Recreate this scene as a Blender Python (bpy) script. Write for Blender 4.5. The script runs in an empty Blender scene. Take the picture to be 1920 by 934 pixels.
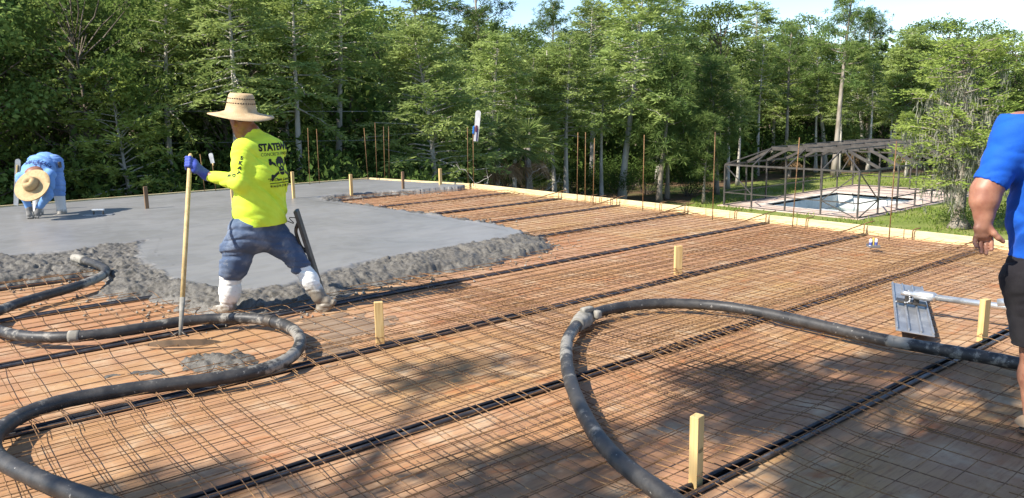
import bpy, bmesh, math, random
import numpy as np
from mathutils import Vector, Matrix
from mathutils.bvhtree import BVHTree
rad = math.radians
scene = bpy.context.scene
COL = scene.collection

# ------------------------------------------------------------------ camera, sky, sun, exposure
# world frame: X runs along the joists, Y across them, Z up, z = 0 is the top of the plywood
CAM = np.array([0.0, 0.0, 1.6])
FOC, PITCH, ROLL, YAW = 1511.35, 0.1787492, -0.0175111, 0.6923059
_cy, _sy, _cp, _sp = math.cos(YAW), math.sin(YAW), math.cos(PITCH), math.sin(PITCH)
FW = np.array([_sy * _cp, _cy * _cp, -_sp])
_rt = np.array([_cy, -_sy, 0.0])
_up = np.cross(_rt, FW)
RT = math.cos(ROLL) * _rt + math.sin(ROLL) * _up
UP = -math.sin(ROLL) * _rt + math.cos(ROLL) * _up
FH = np.array([_sy, _cy, 0.0])          # level forward
RH = np.array([_cy, -_sy, 0.0])         # level right
ZH = np.array([0.0, 0.0, 1.0])

cam_data = bpy.data.cameras.new('camera')
cam_data.sensor_width = 36.0
cam_data.lens = FOC * 36.0 / 1920.0
cam_data.clip_start = 0.05
cam_data.clip_end = 5000
cam = bpy.data.objects.new('camera', cam_data)
COL.objects.link(cam)
cam.matrix_world = Matrix(((RT[0], UP[0], -FW[0], CAM[0]), (RT[1], UP[1], -FW[1], CAM[1]), (RT[2], UP[2], -FW[2], CAM[2]), (0, 0, 0, 1)))
scene.camera = cam

SUN = np.array([-0.80, 0.15, 0.77]); SUN = SUN / np.linalg.norm(SUN)
world = bpy.data.worlds.new('World'); scene.world = world; world.use_nodes = True
wn = world.node_tree
sky = wn.nodes.new('ShaderNodeTexSky'); sky.sky_type = 'NISHITA'; sky.sun_disc = False
sky.sun_elevation = math.asin(SUN[2]); sky.sun_rotation = math.atan2(SUN[0], SUN[1])
sky.dust_density = 0.4; sky.air_density = 1.0; sky.ozone_density = 3.0; sky.altitude = 1200
wn.links.new(sky.outputs[0], wn.nodes['Background'].inputs[0])
wn.nodes['Background'].inputs[1].default_value = 0.125
sd = bpy.data.lights.new('sun', 'SUN'); sd.energy = 4.8; sd.angle = rad(0.53); sd.color = (1.0, 0.94, 0.84)
so = bpy.data.objects.new('sun', sd); COL.objects.link(so)
so.rotation_euler = Vector(SUN).to_track_quat('Z', 'Y').to_euler()
scene.view_settings.view_transform = 'Standard'; scene.view_settings.look = 'None'
scene.view_settings.exposure = 0.98; scene.view_settings.gamma = 1.0
scene.cycles.max_bounces = 6; scene.cycles.diffuse_bounces = 3; scene.cycles.transparent_max_bounces = 6
scene.cycles.caustics_reflective = False; scene.cycles.caustics_refractive = False
scene.cycles.sample_clamp_indirect = 6

# ------------------------------------------------------------------ measuring helpers
def ray(px, py):
    return FW + RT * (px - 960) / FOC - UP * (py - 467) / FOC
def gp(px, py, z=0.0):                   # where a sight line meets the level z
    d = ray(px, py); return CAM + d * (z - CAM[2]) / d[2]
def at(px, py, D):                       # point on a sight line at level distance D
    d = ray(px, py); return CAM + d * D / (d @ FH)
def zat(px, py, P):                      # height a sight line has above the ground point P
    D = (np.array(P) - CAM) @ FH; return at(px, py, D)[2]

# ------------------------------------------------------------------ noise
def _hash(ix, iy, iz, seed):
    h = (ix * 374761393 + iy * 668265263 + iz * 2147483647 + seed * 974711) & 0xffffffff
    h = ((h ^ (h >> 13)) * 1274126177) & 0xffffffff
    h = ((h ^ (h >> 16)) * 2246822519) & 0xffffffff
    return ((h ^ (h >> 15)) & 0xffff) / 65535.0
def noise3(P, seed=0):
    P = np.asarray(P, float); I = np.floor(P).astype(np.int64); f = P - I; u = f * f * (3 - 2 * f)
    r = 0
    for dx in (0, 1):
        for dy in (0, 1):
            for dz in (0, 1):
                w = (u[..., 0] if dx else 1 - u[..., 0]) * (u[..., 1] if dy else 1 - u[..., 1]) * (u[..., 2] if dz else 1 - u[..., 2])
                r = r + w * _hash(I[..., 0] + dx, I[..., 1] + dy, I[..., 2] + dz, seed)
    return r * 2 - 1
def fbm(P, seed=0, octaves=4):
    r = 0; a = 1.0
    for o in range(octaves):
        r = r + a * noise3(np.asarray(P) * (2.03 ** o) + o * 17.3, seed + o); a *= 0.5
    return r

# ------------------------------------------------------------------ mesh helpers
def mesh_np(name, V, F, mats=(), smooth=False, midx=None):
    """V (n,3), F (m,k) array of equal polygons or a list of polygons"""
    me = bpy.data.meshes.new(name)
    V = np.asarray(V, np.float32)
    if isinstance(F, np.ndarray):
        m, k = F.shape
        me.vertices.add(len(V)); me.vertices.foreach_set('co', V.ravel())
        me.loops.add(m * k); me.loops.foreach_set('vertex_index', F.ravel().astype(np.int32))
        me.polygons.add(m); me.polygons.foreach_set('loop_start', np.arange(0, m * k, k, dtype=np.int32))
        me.update(calc_edges=True); me.validate()
    else:
        me.from_pydata([tuple(map(float, v)) for v in V], [], F); me.update()
    for m in mats: me.materials.append(m)
    if midx is not None: me.polygons.foreach_set('material_index', np.asarray(midx, np.int32))
    me.polygons.foreach_set('use_smooth', np.full(len(me.polygons), bool(smooth)))
    return me

class MB:
    def __init__(self): self.V = []; self.F = []; self.n = 0
    def add(self, V, F):
        V = np.asarray(V, float); self.V.append(V); n = self.n
        self.F += [tuple(int(i) + n for i in f) for f in F]; self.n += len(V); return self
    def box(self, c, size, ax=None, bev=0.0):
        c = np.asarray(c, float); s = np.asarray(size, float) / 2
        A = np.eye(3) if ax is None else np.asarray(ax, float)
        if bev <= 0:
            P = np.array([[x, y, z] for z in (-1, 1) for y in (-1, 1) for x in (-1, 1)], float) * s
            return self.add(c + P @ A, [(0, 2, 3, 1), (4, 5, 7, 6), (0, 1, 5, 4), (2, 6, 7, 3), (0, 4, 6, 2), (1, 3, 7, 5)])
        bm = bmesh.new(); bmesh.ops.create_cube(bm, size=1.0)
        for v in bm.verts: v.co = Vector(np.array(v.co) * s * 2)
        bmesh.ops.bevel(bm, geom=list(bm.edges), offset=bev, segments=2, affect='EDGES', profile=0.6)
        bm.verts.index_update()
        V = np.array([v.co for v in bm.verts]); F = [[v.index for v in f.verts] for f in bm.faces]; bm.free()
        return self.add(c + V @ A, F)
    def beam(self, a, b, w, h, up=(0, 0, 1), bev=0.0):
        a = np.asarray(a, float); b = np.asarray(b, float); d = b - a; L = np.linalg.norm(d); x = d / L
        up = np.asarray(up, float)
        if abs(x @ up) > 0.98: up = np.array([1.0, 0, 0])
        y = np.cross(up, x); y /= np.linalg.norm(y); z = np.cross(x, y)
        return self.box((a + b) / 2, (L, w, h), np.array([x, y, z]), bev)
    def tube(self, pts, r, n=8, caps=True, flat=None):
        pts = np.asarray(pts, float); m = len(pts)
        r = np.full(m, r) if np.isscalar(r) else np.asarray(r, float)
        T = np.gradient(pts, axis=0); T /= np.linalg.norm(T, axis=1)[:, None] + 1e-12
        u = np.array([0, 0, 1.0]) if abs(T[0, 2]) < 0.9 else np.array([1.0, 0, 0])
        V = np.zeros((m, n, 3)); a = np.arange(n) * 2 * math.pi / n
        for i in range(m):
            u = u - T[i] * (u @ T[i]); u /= np.linalg.norm(u); w = np.cross(T[i], u)
            V[i] = pts[i] + r[i] * (np.cos(a)[:, None] * u + np.sin(a)[:, None] * w)
        F = [(i * n + j, i * n + (j + 1) % n, (i + 1) * n + (j + 1) % n, (i + 1) * n + j) for i in range(m - 1) for j in range(n)]
        if caps: F += [tuple(range(n - 1, -1, -1)), tuple((m - 1) * n + j for j in range(n))]
        return self.add(V.reshape(-1, 3), F)
    def lathe(self, prof, c, axis=(0, 0, 1), n=32, caps=True, warp=None):
        c = np.asarray(c, float); z = np.asarray(axis, float); z = z / np.linalg.norm(z)
        x = np.cross(z, [0.13, 0.97, 0.2]); x /= np.linalg.norm(x); y = np.cross(z, x)
        a = np.arange(n) * 2 * math.pi / n; m = len(prof); V = np.zeros((m, n, 3))
        for i, (r, h) in enumerate(prof):
            hh = h + (warp(r, a) if warp else 0 * a)
            V[i] = c + r * (np.cos(a)[:, None] * x + np.sin(a)[:, None] * y) + hh[:, None] * z
        F = [(i * n + j, i * n + (j + 1) % n, (i + 1) * n + (j + 1) % n, (i + 1) * n + j) for i in range(m - 1) for j in range(n)]
        if caps: F += [tuple(range(n - 1, -1, -1)), tuple((m - 1) * n + j for j in range(n))]
        return self.add(V.reshape(-1, 3), F)
    def build(self, name, m, parent=None, smooth=False):
        me = mesh_np(name, np.concatenate(self.V), self.F, [m], smooth)
        return link(name, me, parent)

def link(name, me, parent=None):
    o = bpy.data.objects.new(name, me); COL.objects.link(o)
    if parent is not None:
        o.parent = parent
        p = parent; M = Matrix.Identity(4)
        loc = Vector((0, 0, 0))
        while p is not None: loc = loc + p.location; p = p.parent
        if not parent.get('local_parts'): o.location = -loc
    return o
def tag(o, label=None, cat=None, group=None, kind=None):
    if label: o['label'] = label
    if cat: o['category'] = cat
    if group: o['group'] = group
    if kind: o['kind'] = kind
    return o
def thing(name, label, cat, loc, group=None, local=False):
    o = bpy.data.objects.new(name, None); COL.objects.link(o)
    o.location = Vector([float(v) for v in loc]); o.empty_display_size = 0.1
    if local: o['local_parts'] = True
    return tag(o, label, cat, group)
def struct(o): o['kind'] = 'structure'; return o
def smooth_path(P, n=12):
    P = np.asarray(P, float); Q = np.vstack([2 * P[0] - P[1], P, 2 * P[-1] - P[-2]]); out = []
    for i in range(1, len(Q) - 2):
        p0, p1, p2, p3 = Q[i - 1:i + 3]
        for t in np.arange(n) / n:
            out.append(0.5 * (2 * p1 + (p2 - p0) * t + (2 * p0 - 5 * p1 + 4 * p2 - p3) * t * t + (3 * p1 - p0 - 3 * p2 + p3) * t ** 3))
    out.append(P[-1]); return np.array(out)

# ------------------------------------------------------------------ materials
class NT:
    def __init__(self, name):
        self.m = bpy.data.materials.new(name); self.m.use_nodes = True; self.t = self.m.node_tree
        self.b = self.t.nodes['Principled BSDF']; self.out = self.t.nodes['Material Output']
    def n(self, typ, **kw):
        nd = self.t.nodes.new(typ)
        for k, v in kw.items(): setattr(nd, k, v)
        return nd
    def l(self, a, b): self.t.links.new(a, b)
    def coord(self, kind='Object', scale=(1, 1, 1), rnd=0.0):
        tc = self.n('ShaderNodeTexCoord'); mp = self.n('ShaderNodeMapping'); mp.inputs['Scale'].default_value = scale
        self.l(tc.outputs[kind], mp.inputs[0])
        if rnd:
            oi = self.n('ShaderNodeObjectInfo'); ml = self.n('ShaderNodeMath', operation='MULTIPLY'); ml.inputs[1].default_value = rnd
            cx = self.n('ShaderNodeCombineXYZ'); self.l(oi.outputs['Random'], ml.inputs[0])
            for i in range(3): self.l(ml.outputs[0], cx.inputs[i])
            self.l(cx.outputs[0], mp.inputs['Location'])
        return mp.outputs[0]
    def noise(self, vec, scale, detail=4, rough=0.55, dist=0.0):
        nd = self.n('ShaderNodeTexNoise'); nd.inputs['Scale'].default_value = scale; nd.inputs['Detail'].default_value = detail
        nd.inputs['Roughness'].default_value = rough; nd.inputs['Distortion'].default_value = dist
        if vec is not None: self.l(vec, nd.inputs['Vector'])
        return nd.outputs['Fac']
    def ramp(self, fac, a, b, smooth=True):
        nd = self.n('ShaderNodeMapRange'); nd.inputs[1].default_value = a; nd.inputs[2].default_value = b
        if smooth: nd.interpolation_type = 'SMOOTHSTEP'
        self.l(fac, nd.inputs[0]); return nd.outputs[0]
    def mix(self, fac, a, b):
        nd = self.n('ShaderNodeMix', data_type='RGBA')
        for v, s in ((fac, nd.inputs[0]), (a, nd.inputs[6]), (b, nd.inputs[7])):
            if isinstance(v, (int, float)): s.default_value = v
            elif isinstance(v, tuple): s.default_value = (*v, 1)
            else: self.l(v, s)
        return nd.outputs[2]
    def math(self, op, a, b=None):
        nd = self.n('ShaderNodeMath', operation=op)
        for v, s in ((a, nd.inputs[0]), (b, nd.inputs[1])):
            if v is None: continue
            if isinstance(v, (int, float)): s.default_value = v
            else: self.l(v, s)
        return nd.outputs[0]
    def bump(self, h, strength=0.3, dist=0.01):
        nd = self.n('ShaderNodeBump'); nd.inputs['Strength'].default_value = strength; nd.inputs['Distance'].default_value = dist
        self.l(h, nd.inputs['Height']); self.l(nd.outputs[0], self.b.inputs['Normal'])
    def set(self, color=None, rough=None, metal=None, spec=None):
        for v, k in ((color, 'Base Color'), (rough, 'Roughness'), (metal, 'Metallic'), (spec, 'Specular IOR Level')):
            if v is None: continue
            s = self.b.inputs[k]
            if isinstance(v, tuple): s.default_value = (*v, 1)
            elif isinstance(v, (int, float)): s.default_value = v
            else: self.l(v, s)
        return self.m

def simple(name, c1, c2=None, scale=20.0, rough=0.7, metal=0.0, lo=0.4, hi=0.65, bump=0.0, stretch=(1, 1, 1), spec=0.4, bdist=0.004):
    t = NT(name); v = t.coord('Object', stretch, 31.0); f = t.noise(v, scale, 5, 0.6)
    c = t.mix(t.ramp(f, lo, hi), c1, c2) if c2 else c1
    if bump: t.bump(t.noise(v, scale * 2.5, 3), bump, bdist)
    return t.set(c, rough, metal, spec)

def plywood_mat():
    t = NT('weathered_plywood'); v = t.coord('Object', (1, 1, 1), 0)
    oi = t.n('ShaderNodeObjectInfo')
    g = t.coord('Object', (0.8, 9.0, 9.0), 40.0); grain = t.noise(g, 6.0, 6, 0.65, 0.6)
    big = t.noise(v, 0.9, 4, 0.6)
    base = t.mix(t.ramp(big, 0.35, 0.65), (0.455, 0.285, 0.115), (0.46, 0.29, 0.17))
    base = t.mix(t.math('MULTIPLY', oi.outputs['Random'], 0.68), base, (0.38, 0.17, 0.088))
    base = t.mix(t.ramp(grain, 0.42, 0.75), base, (0.22, 0.115, 0.06))
    sp_ = t.n('ShaderNodeSeparateXYZ'); t.l(v, sp_.inputs[0]); wn_ = t.n('ShaderNodeTexWhiteNoise', noise_dimensions='2D'); cx_ = t.n('ShaderNodeCombineXYZ')
    t.l(t.math('FLOOR', t.math('MULTIPLY', sp_.outputs[1], 7.6)), cx_.inputs[0]); t.l(t.math('FLOOR', t.math('ADD', t.math('MULTIPLY', sp_.outputs[0], 0.55), t.math('MULTIPLY', t.math('FLOOR', t.math('MULTIPLY', sp_.outputs[1], 7.6)), 0.37))), cx_.inputs[1]); t.l(cx_.outputs[0], wn_.inputs['Vector'])
    base = t.mix(t.math('MULTIPLY', wn_.outputs['Value'], 0.58), base, (0.31, 0.165, 0.088))
    pale = t.noise(v, 3.1, 5, 0.7); base = t.mix(t.math('MULTIPLY', t.ramp(pale, 0.48, 0.74), 0.75), base, (0.52, 0.39, 0.25))
    st = t.noise(t.coord('Object', (0.7, 1.6, 1), 0), 2.6, 6, 0.68, 0.5)
    base = t.mix(t.math('MULTIPLY', t.ramp(st, 0.54, 0.72), 0.75), base, (0.36, 0.115, 0.03))
    dk = t.noise(t.coord('Object', (1, 2.2, 1), 0), 7.0, 6, 0.7); base = t.mix(t.math('MULTIPLY', t.ramp(dk, 0.62, 0.75), 0.7), base, (0.13, 0.075, 0.045))
    sp = t.noise(v, 42.0, 2, 0.5); base = t.mix(t.math('MULTIPLY', t.ramp(sp, 0.70, 0.76), 0.75), base, (0.10, 0.075, 0.06))
    t.bump(grain, 0.25, 0.003)
    return t.set(base, 0.72, 0, 0.3)
def lumber_mat(name, c1, c2, along=0):
    t = NT(name); s = [14.0, 14.0, 14.0]; s[along] = 0.9
    v = t.coord('Object', tuple(s), 55.0); g = t.noise(v, 3.0, 5, 0.6, 0.8)
    c = t.mix(t.ramp(g, 0.4, 0.68), c1, c2)
    k = t.noise(t.coord('Object', (1, 1, 1), 20.0), 3.0, 3, 0.5); c = t.mix(t.math('MULTIPLY', t.ramp(k, 0.62, 0.72), 0.5), c, (c2[0] * .7, c2[1] * .55, c2[2] * .45))
    t.bump(g, 0.2, 0.002); return t.set(c, 0.65, 0, 0.3)
def rust_mat():
    t = NT('rusty_steel'); v = t.coord('Object', (1, 1, 1), 9.0); a = t.noise(v, 4.0, 5, 0.7); b = t.noise(v, 60.0, 3)
    c = t.mix(t.ramp(a, 0.35, 0.65), (0.25, 0.135, 0.055), (0.115, 0.062, 0.037)); c = t.mix(t.ramp(b, 0.5, 0.7), c, (0.33, 0.20, 0.09))
    return t.set(c, 0.75, 0.15, 0.3)
def concrete_mat():
    t = NT('wet_concrete'); v = t.coord('Object'); at_ = t.n('ShaderNodeAttribute', attribute_name='lump')
    a = t.noise(v, 0.7, 4, 0.6); f = t.noise(t.coord('Object', (1, 3.5, 1)), 2.2, 4, 0.6); s = t.noise(v, 55.0, 4, 0.7)
    sm = t.mix(t.ramp(a, 0.3, 0.7), (0.19, 0.182, 0.17), (0.232, 0.222, 0.206)); sm = t.mix(t.math('MULTIPLY', t.ramp(f, 0.45, 0.7), 0.5), sm, (0.16, 0.158, 0.154))
    ro = t.mix(t.ramp(s, 0.35, 0.7), (0.088, 0.08, 0.067), (0.158, 0.144, 0.122))
    tw = t.noise(t.coord('Object', (1, 1, 1)), 1.6, 3, 0.5, 2.5); sm = t.mix(t.math('MULTIPLY', t.ramp(tw, 0.47, 0.53), 0.22), sm, (0.27, 0.265, 0.255))
    c = t.mix(at_.outputs['Fac'], sm, ro)
    r = t.math('ADD', t.math('MULTIPLY', at_.outputs['Fac'], 0.18), t.math('ADD', t.math('ADD', t.math('MULTIPLY', a, 0.25), t.math('MULTIPLY', f, 0.25)), 0.13))
    bh = t.math('ADD', t.math('MULTIPLY', t.math('MULTIPLY', s, at_.outputs['Fac']), 1.0), t.math('MULTIPLY', f, 0.04))
    t.bump(bh, 0.5, 0.009)
    return t.set(c, r, 0, 0.32)
def hose_mat():
    t = NT('black_rubber_hose'); v = t.coord('Object', (1, 1, 1), 0)
    a = t.noise(v, 1.1, 3, 0.5); b = t.noise(v, 9.0, 6, 0.7); k = t.math('ADD', t.math('MULTIPLY', a, 0.75), t.math('MULTIPLY', b, 0.55))
    c = t.mix(t.ramp(b, 0.35, 0.7), (0.026, 0.025, 0.025), (0.06, 0.056, 0.052))
    c = t.mix(t.ramp(k, 0.675, 0.75), c, (0.25, 0.23, 0.195))
    sp = t.noise(v, 38.0, 3, 0.6); c = t.mix(t.math('MULTIPLY', t.ramp(sp, 0.66, 0.72), 0.8), c, (0.32, 0.30, 0.27))
    t.bump(b, 0.35, 0.006); return t.set(c, t.math('ADD', t.math('MULTIPLY', b, 0.4), 0.3), 0, 0.4)
def leaf_mat(name, c1, c2, c3, trans=0.35, spread=0.5):
    t = NT(name); g = t.n('ShaderNodeNewGeometry'); oi = t.n('ShaderNodeObjectInfo')
    c = t.mix(g.outputs['Random Per Island'], c1, c2)
    cl = t.noise(t.coord('Object', (1, 1, 1), 13.0), 0.55, 3, 0.6); c = t.mix(t.math('MULTIPLY', t.ramp(cl, 0.42, 0.66), 0.65), c, c3)
    hs = t.n('ShaderNodeHueSaturation'); t.l(c, hs.inputs['Color'])
    v = t.math('ADD', t.math('MULTIPLY', oi.outputs['Random'], spread), 1 - spread * 0.5); t.l(v, hs.inputs['Value'])
    d = t.n('ShaderNodeBsdfDiffuse'); tr = t.n('ShaderNodeBsdfTranslucent'); mx = t.n('ShaderNodeMixShader'); mx.inputs[0].default_value = trans
    t.l(hs.outputs[0], d.inputs[0]); t.l(hs.outputs[0], tr.inputs[0]); t.l(d.outputs[0], mx.inputs[1]); t.l(tr.outputs[0], mx.inputs[2])
    t.l(mx.outputs[0], t.out.inputs[0]); t.t.nodes.remove(t.b); return t.m

M = {}
M['ply'] = plywood_mat()
M['form'] = lumber_mat('pale_form_lumber', (0.74, 0.60, 0.33), (0.60, 0.42, 0.20), 0)
M['form_y'] = lumber_mat('pale_form_lumber_cross', (0.74, 0.60, 0.33), (0.60, 0.42, 0.20), 1)
M['stake'] = lumber_mat('pale_stake_wood', (0.66, 0.46, 0.20), (0.52, 0.33, 0.125), 2)
M['stake_dark'] = lumber_mat('weathered_stake_wood', (0.24, 0.15, 0.085), (0.15, 0.09, 0.05), 2)
M['handle'] = lumber_mat('ash_handle', (0.56, 0.42, 0.20), (0.43, 0.30, 0.13), 2)
M['rust'] = rust_mat()
M['conc'] = concrete_mat()
M['hose'] = hose_mat()
M['joist'] = simple('painted_joist_steel', (0.035, 0.034, 0.037), (0.12, 0.115, 0.115), 9, 0.42, 0.5, 0.5, 0.75, 0.1)
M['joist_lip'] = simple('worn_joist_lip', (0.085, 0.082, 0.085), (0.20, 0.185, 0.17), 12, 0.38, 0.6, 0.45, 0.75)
M['cement'] = simple('dried_cement', (0.20, 0.185, 0.155), (0.33, 0.305, 0.26), 14, 0.9, 0, 0.4, 0.65, 0.5)
M['magnesium'] = simple('dull_magnesium', (0.27, 0.275, 0.285), (0.42, 0.42, 0.42), 7, 0.42, 0.55, 0.4, 0.7, 0.15)
M['alu'] = simple('bright_aluminium', (0.62, 0.62, 0.61), (0.48, 0.47, 0.45), 12, 0.33, 0.75, 0.5, 0.7)
M['dark_steel'] = simple('dark_steel', (0.06, 0.055, 0.05), (0.14, 0.12, 0.10), 10, 0.5, 0.6)
M['blade'] = simple('mud_covered_blade', (0.15, 0.10, 0.06), (0.10, 0.07, 0.045), 12, 0.8, 0.0)
M['block'] = simple('block_wall', (0.42, 0.40, 0.36), (0.34, 0.32, 0.29), 5, 0.9, 0, 0.4, 0.65, 0.3)
M['cage'] = simple('bronze_aluminium', (0.075, 0.067, 0.062), (0.115, 0.103, 0.095), 3, 0.5, 0.25)
M['paver'] = simple('pink_pavers', (0.52, 0.36, 0.28), (0.42, 0.28, 0.22), 4, 0.85, 0, 0.4, 0.65)
M['plaster'] = simple('white_pool_plaster', (0.74, 0.75, 0.73), (0.60, 0.62, 0.60), 2, 0.7)
M['bark'] = simple('grey_bark', (0.22, 0.185, 0.145), (0.34, 0.30, 0.25), 6, 0.95, 0, 0.4, 0.65, 0.6, (1, 1, 0.15), 0.2, 0.03)
M['bark_pale'] = simple('pale_cypress_bark', (0.52, 0.48, 0.42), (0.36, 0.33, 0.28), 5, 0.95, 0, 0.4, 0.65, 0.5, (1, 1, 0.12), 0.2, 0.02)
M['bark_dark'] = simple('dark_bark', (0.12, 0.098, 0.075), (0.20, 0.165, 0.13), 6, 0.95, 0, 0.4, 0.65, 0.6, (1, 1, 0.15), 0.2, 0.03)
M['leaf_cyp'] = leaf_mat('cypress_foliage', (0.28, 0.35, 0.095), (0.36, 0.43, 0.15), (0.195, 0.28, 0.085), 0.42, 0.3)
M['leaf_bright'] = leaf_mat('bright_cypress_foliage', (0.29, 0.365, 0.075), (0.38, 0.45, 0.13), (0.20, 0.29, 0.06), 0.42, 0.3)
M['leaf_pine'] = leaf_mat('pine_needles', (0.125, 0.19, 0.05), (0.19, 0.245, 0.075), (0.08, 0.145, 0.05), 0.35, 0.6)
M['leaf_oak'] = leaf_mat('broad_leaves', (0.135, 0.205, 0.048), (0.22, 0.285, 0.08), (0.08, 0.145, 0.04), 0.38, 0.6)
M['leaf_palm'] = leaf_mat('palm_fronds', (0.12, 0.175, 0.045), (0.20, 0.235, 0.085), (0.085, 0.13, 0.035), 0.25, 0.5)
M['leaf_dead'] = leaf_mat('dead_fronds', (0.26, 0.17, 0.09), (0.33, 0.23, 0.13), (0.18, 0.11, 0.06), 0.2, 0.3)
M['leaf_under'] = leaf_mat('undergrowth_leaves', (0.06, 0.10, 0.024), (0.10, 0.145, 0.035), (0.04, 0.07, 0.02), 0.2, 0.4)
M['moss'] = leaf_mat('grey_moss', (0.25, 0.25, 0.19), (0.33, 0.32, 0.25), (0.19, 0.19, 0.15), 0.3, 0.2)
M['grassblade'] = leaf_mat('grass_blades', (0.15, 0.22, 0.035), (0.22, 0.27, 0.06), (0.12, 0.17, 0.03), 0.3, 0.2)
# ================================================================== THE SETTING
rng = np.random.default_rng(7)
random.seed(7)
GZ = -4.2
S0, SP = 1.925, 1.3181                   # first joist line and joist spacing
XE = 9.27                                # inner face of the right-hand form boards
XL = -5.0

def slab_poly(pts, z): return np.array([gp(x, y, z)[:2] for x, y in pts])
CORN1 = gp(692, 333.5, 0.1)[:2]; CORN2 = gp(880, 344.5, 0.1)[:2]
BK0 = gp(0, 386, 0.1)[:2]
bd = (CORN1 - BK0) / np.linalg.norm(CORN1 - BK0); BKL = BK0 - bd * 7.0
# ---- ground (with the hole of the pool), lawn
PX0, PX1, PY0, PY1 = 39.2, 47.2, 20.3, 25.3
def ring(x0, x1, y0, y1, hx0, hx1, hy0, hy1, z):
    b = MB()
    for (a, c, d, e) in ((x0, hx0, y0, y1), (hx1, x1, y0, y1), (hx0, hx1, y0, hy0), (hx0, hx1, hy1, y1)):
        b.add([(a, d, z), (c, d, z), (c, e, z), (a, e, z)], [(0, 1, 2, 3)])
    return b
t = NT('forest_floor'); v = t.coord('Object'); n1 = t.noise(v, 0.25, 5, 0.6); n2 = t.noise(v, 3.0, 5, 0.7)
c = t.mix(t.ramp(n1, 0.42, 0.6), (0.13, 0.085, 0.05), (0.06, 0.085, 0.025)); c = t.mix(t.ramp(n2, 0.5, 0.7), c, (0.20, 0.12, 0.07)); M['floor'] = t.set(c, 0.95, 0, 0.1)
t = NT('lawn_grass'); v = t.coord('Object'); n1 = t.noise(v, 0.5, 5, 0.6); n2 = t.noise(v, 6.0, 5, 0.7)
c = t.mix(t.ramp(n1, 0.38, 0.62), (0.155, 0.195, 0.045), (0.225, 0.235, 0.075)); c = t.mix(t.ramp(n2, 0.5, 0.72), c, (0.085, 0.13, 0.025)); t.bump(n2, 0.6, 0.05); M['lawn'] = t.set(c, 0.95, 0, 0.1)
struct(ring(-900, 1200, -900, 1200, PX0, PX1, PY0, PY1, GZ - 0.012).build('ground', M['floor']))
CX0, CX1, CY0, CY1 = 37.3, 52.6, 18.8, 27.0
lb = MB()
lawn_out = [(24, 6), (60, 4), (66, 20), (60, 31), (48, 33.5), (40, 30.5), (34, 27.0), (28, 24.0), (24, 18)]
cen = np.array([45.0, 23.0])
inner = []
for q in lawn_out:
    d = np.array(q) - cen
    k = min(((CX1 - cen[0]) if d[0] > 0 else (CX0 - cen[0])) / d[0] if abs(d[0]) > 1e-6 else 9, ((CY1 - cen[1]) if d[1] > 0 else (CY0 - cen[1])) / d[1] if abs(d[1]) > 1e-6 else 9)
    inner.append(cen + d * k * 0.97)
nl = len(lawn_out)
lb.add([(x, y, GZ - 0.006) for x, y in lawn_out] + [(x, y, GZ - 0.006) for x, y in inner], [(i, (i + 1) % nl, nl + (i + 1) % nl, nl + i) for i in range(nl)])
struct(lb.build('lawn', M['lawn']))
pb = ring(CX0, CX1, CY0, CY1, PX0 - 0.3, PX1 + 0.3, PY0 - 0.3, PY1 + 0.3, GZ + 0.03)
for (a, b_) in (((CX0, CY0), (CX1, CY0)), ((CX1, CY0), (CX1, CY1)), ((CX1, CY1), (CX0, CY1)), ((CX0, CY1), (CX0, CY0))):
    pb.add([(*a, GZ - .05), (*b_, GZ - .05), (*b_, GZ + .03), (*a, GZ + .03)], [(0, 1, 2, 3)])
t = NT('pool_pavers'); v = t.coord('Object'); br = t.n('ShaderNodeTexBrick'); t.l(v, br.inputs['Vector'])
br.inputs['Scale'].default_value = 2.2; br.inputs['Color1'].default_value = (0.60, 0.45, 0.36, 1); br.inputs['Color2'].default_value = (0.52, 0.38, 0.30, 1); br.inputs['Mortar'].default_value = (0.33, 0.26, 0.21, 1); br.inputs['Mortar Size'].default_value = 0.012
n1 = t.noise(v, 0.8, 4); t.set(t.mix(t.math('MULTIPLY', t.ramp(n1, 0.4, 0.7), 0.5), br.outputs['Color'], (0.66, 0.58, 0.50)), 0.85, 0, 0.2)
struct(pb.build('patio', t.m))
# ---- swimming pool
pool = thing('swimming_pool', 'half empty white plaster swimming pool with murky water inside the screen enclosure', 'pool', (43, 23, GZ))
cb = ring(PX0 - 0.3, PX1 + 0.3, PY0 - 0.3, PY1 + 0.3, PX0, PX1, PY0, PY1, GZ + 0.045)
for (x0, x1, y0, y1) in ((PX0, PX1, PY0, PY0), (PX0, PX1, PY1, PY1), (PX0, PX0, PY0, PY1), (PX1, PX1, PY0, PY1)):
    cb.add([(x0, y0, GZ - .1), (x1, y1, GZ - .1), (x1, y1, GZ + .045), (x0, y0, GZ + .045)], [(0, 1, 2, 3)])
cb.build('coping', simple('pale_coping', (0.66, 0.58, 0.50), (0.56, 0.47, 0.40), 4, 0.8), pool)
wb = MB(); zb = GZ - 2.2
wb.add([(PX0, PY0, zb), (PX1, PY0, zb), (PX1, PY1, zb), (PX0, PY1, zb), (PX0, PY0, GZ), (PX1, PY0, GZ), (PX1, PY1, GZ), (PX0, PY1, GZ)],
       [(0, 1, 2, 3), (0, 4, 5, 1), (1, 5, 6, 2), (2, 6, 7, 3), (3, 7, 4, 0)])
wb.build('basin', M['plaster'], pool)
MB().box((PX0 + 1.1, PY0 + 1.6, GZ - 0.75), (2.2, 1.1, 1.0)).box((PX0 + .5, PY0 + 1.6, GZ - 0.2), (1.0, 1.1, 0.3)).build('step', M['plaster'], pool)
t = NT('murky_water'); v = t.coord('Object'); t.bump(t.noise(v, 1.5, 3), 0.05, 0.05); t.set((0.11, 0.15, 0.135), 0.12, 0, 0.5)
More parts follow.
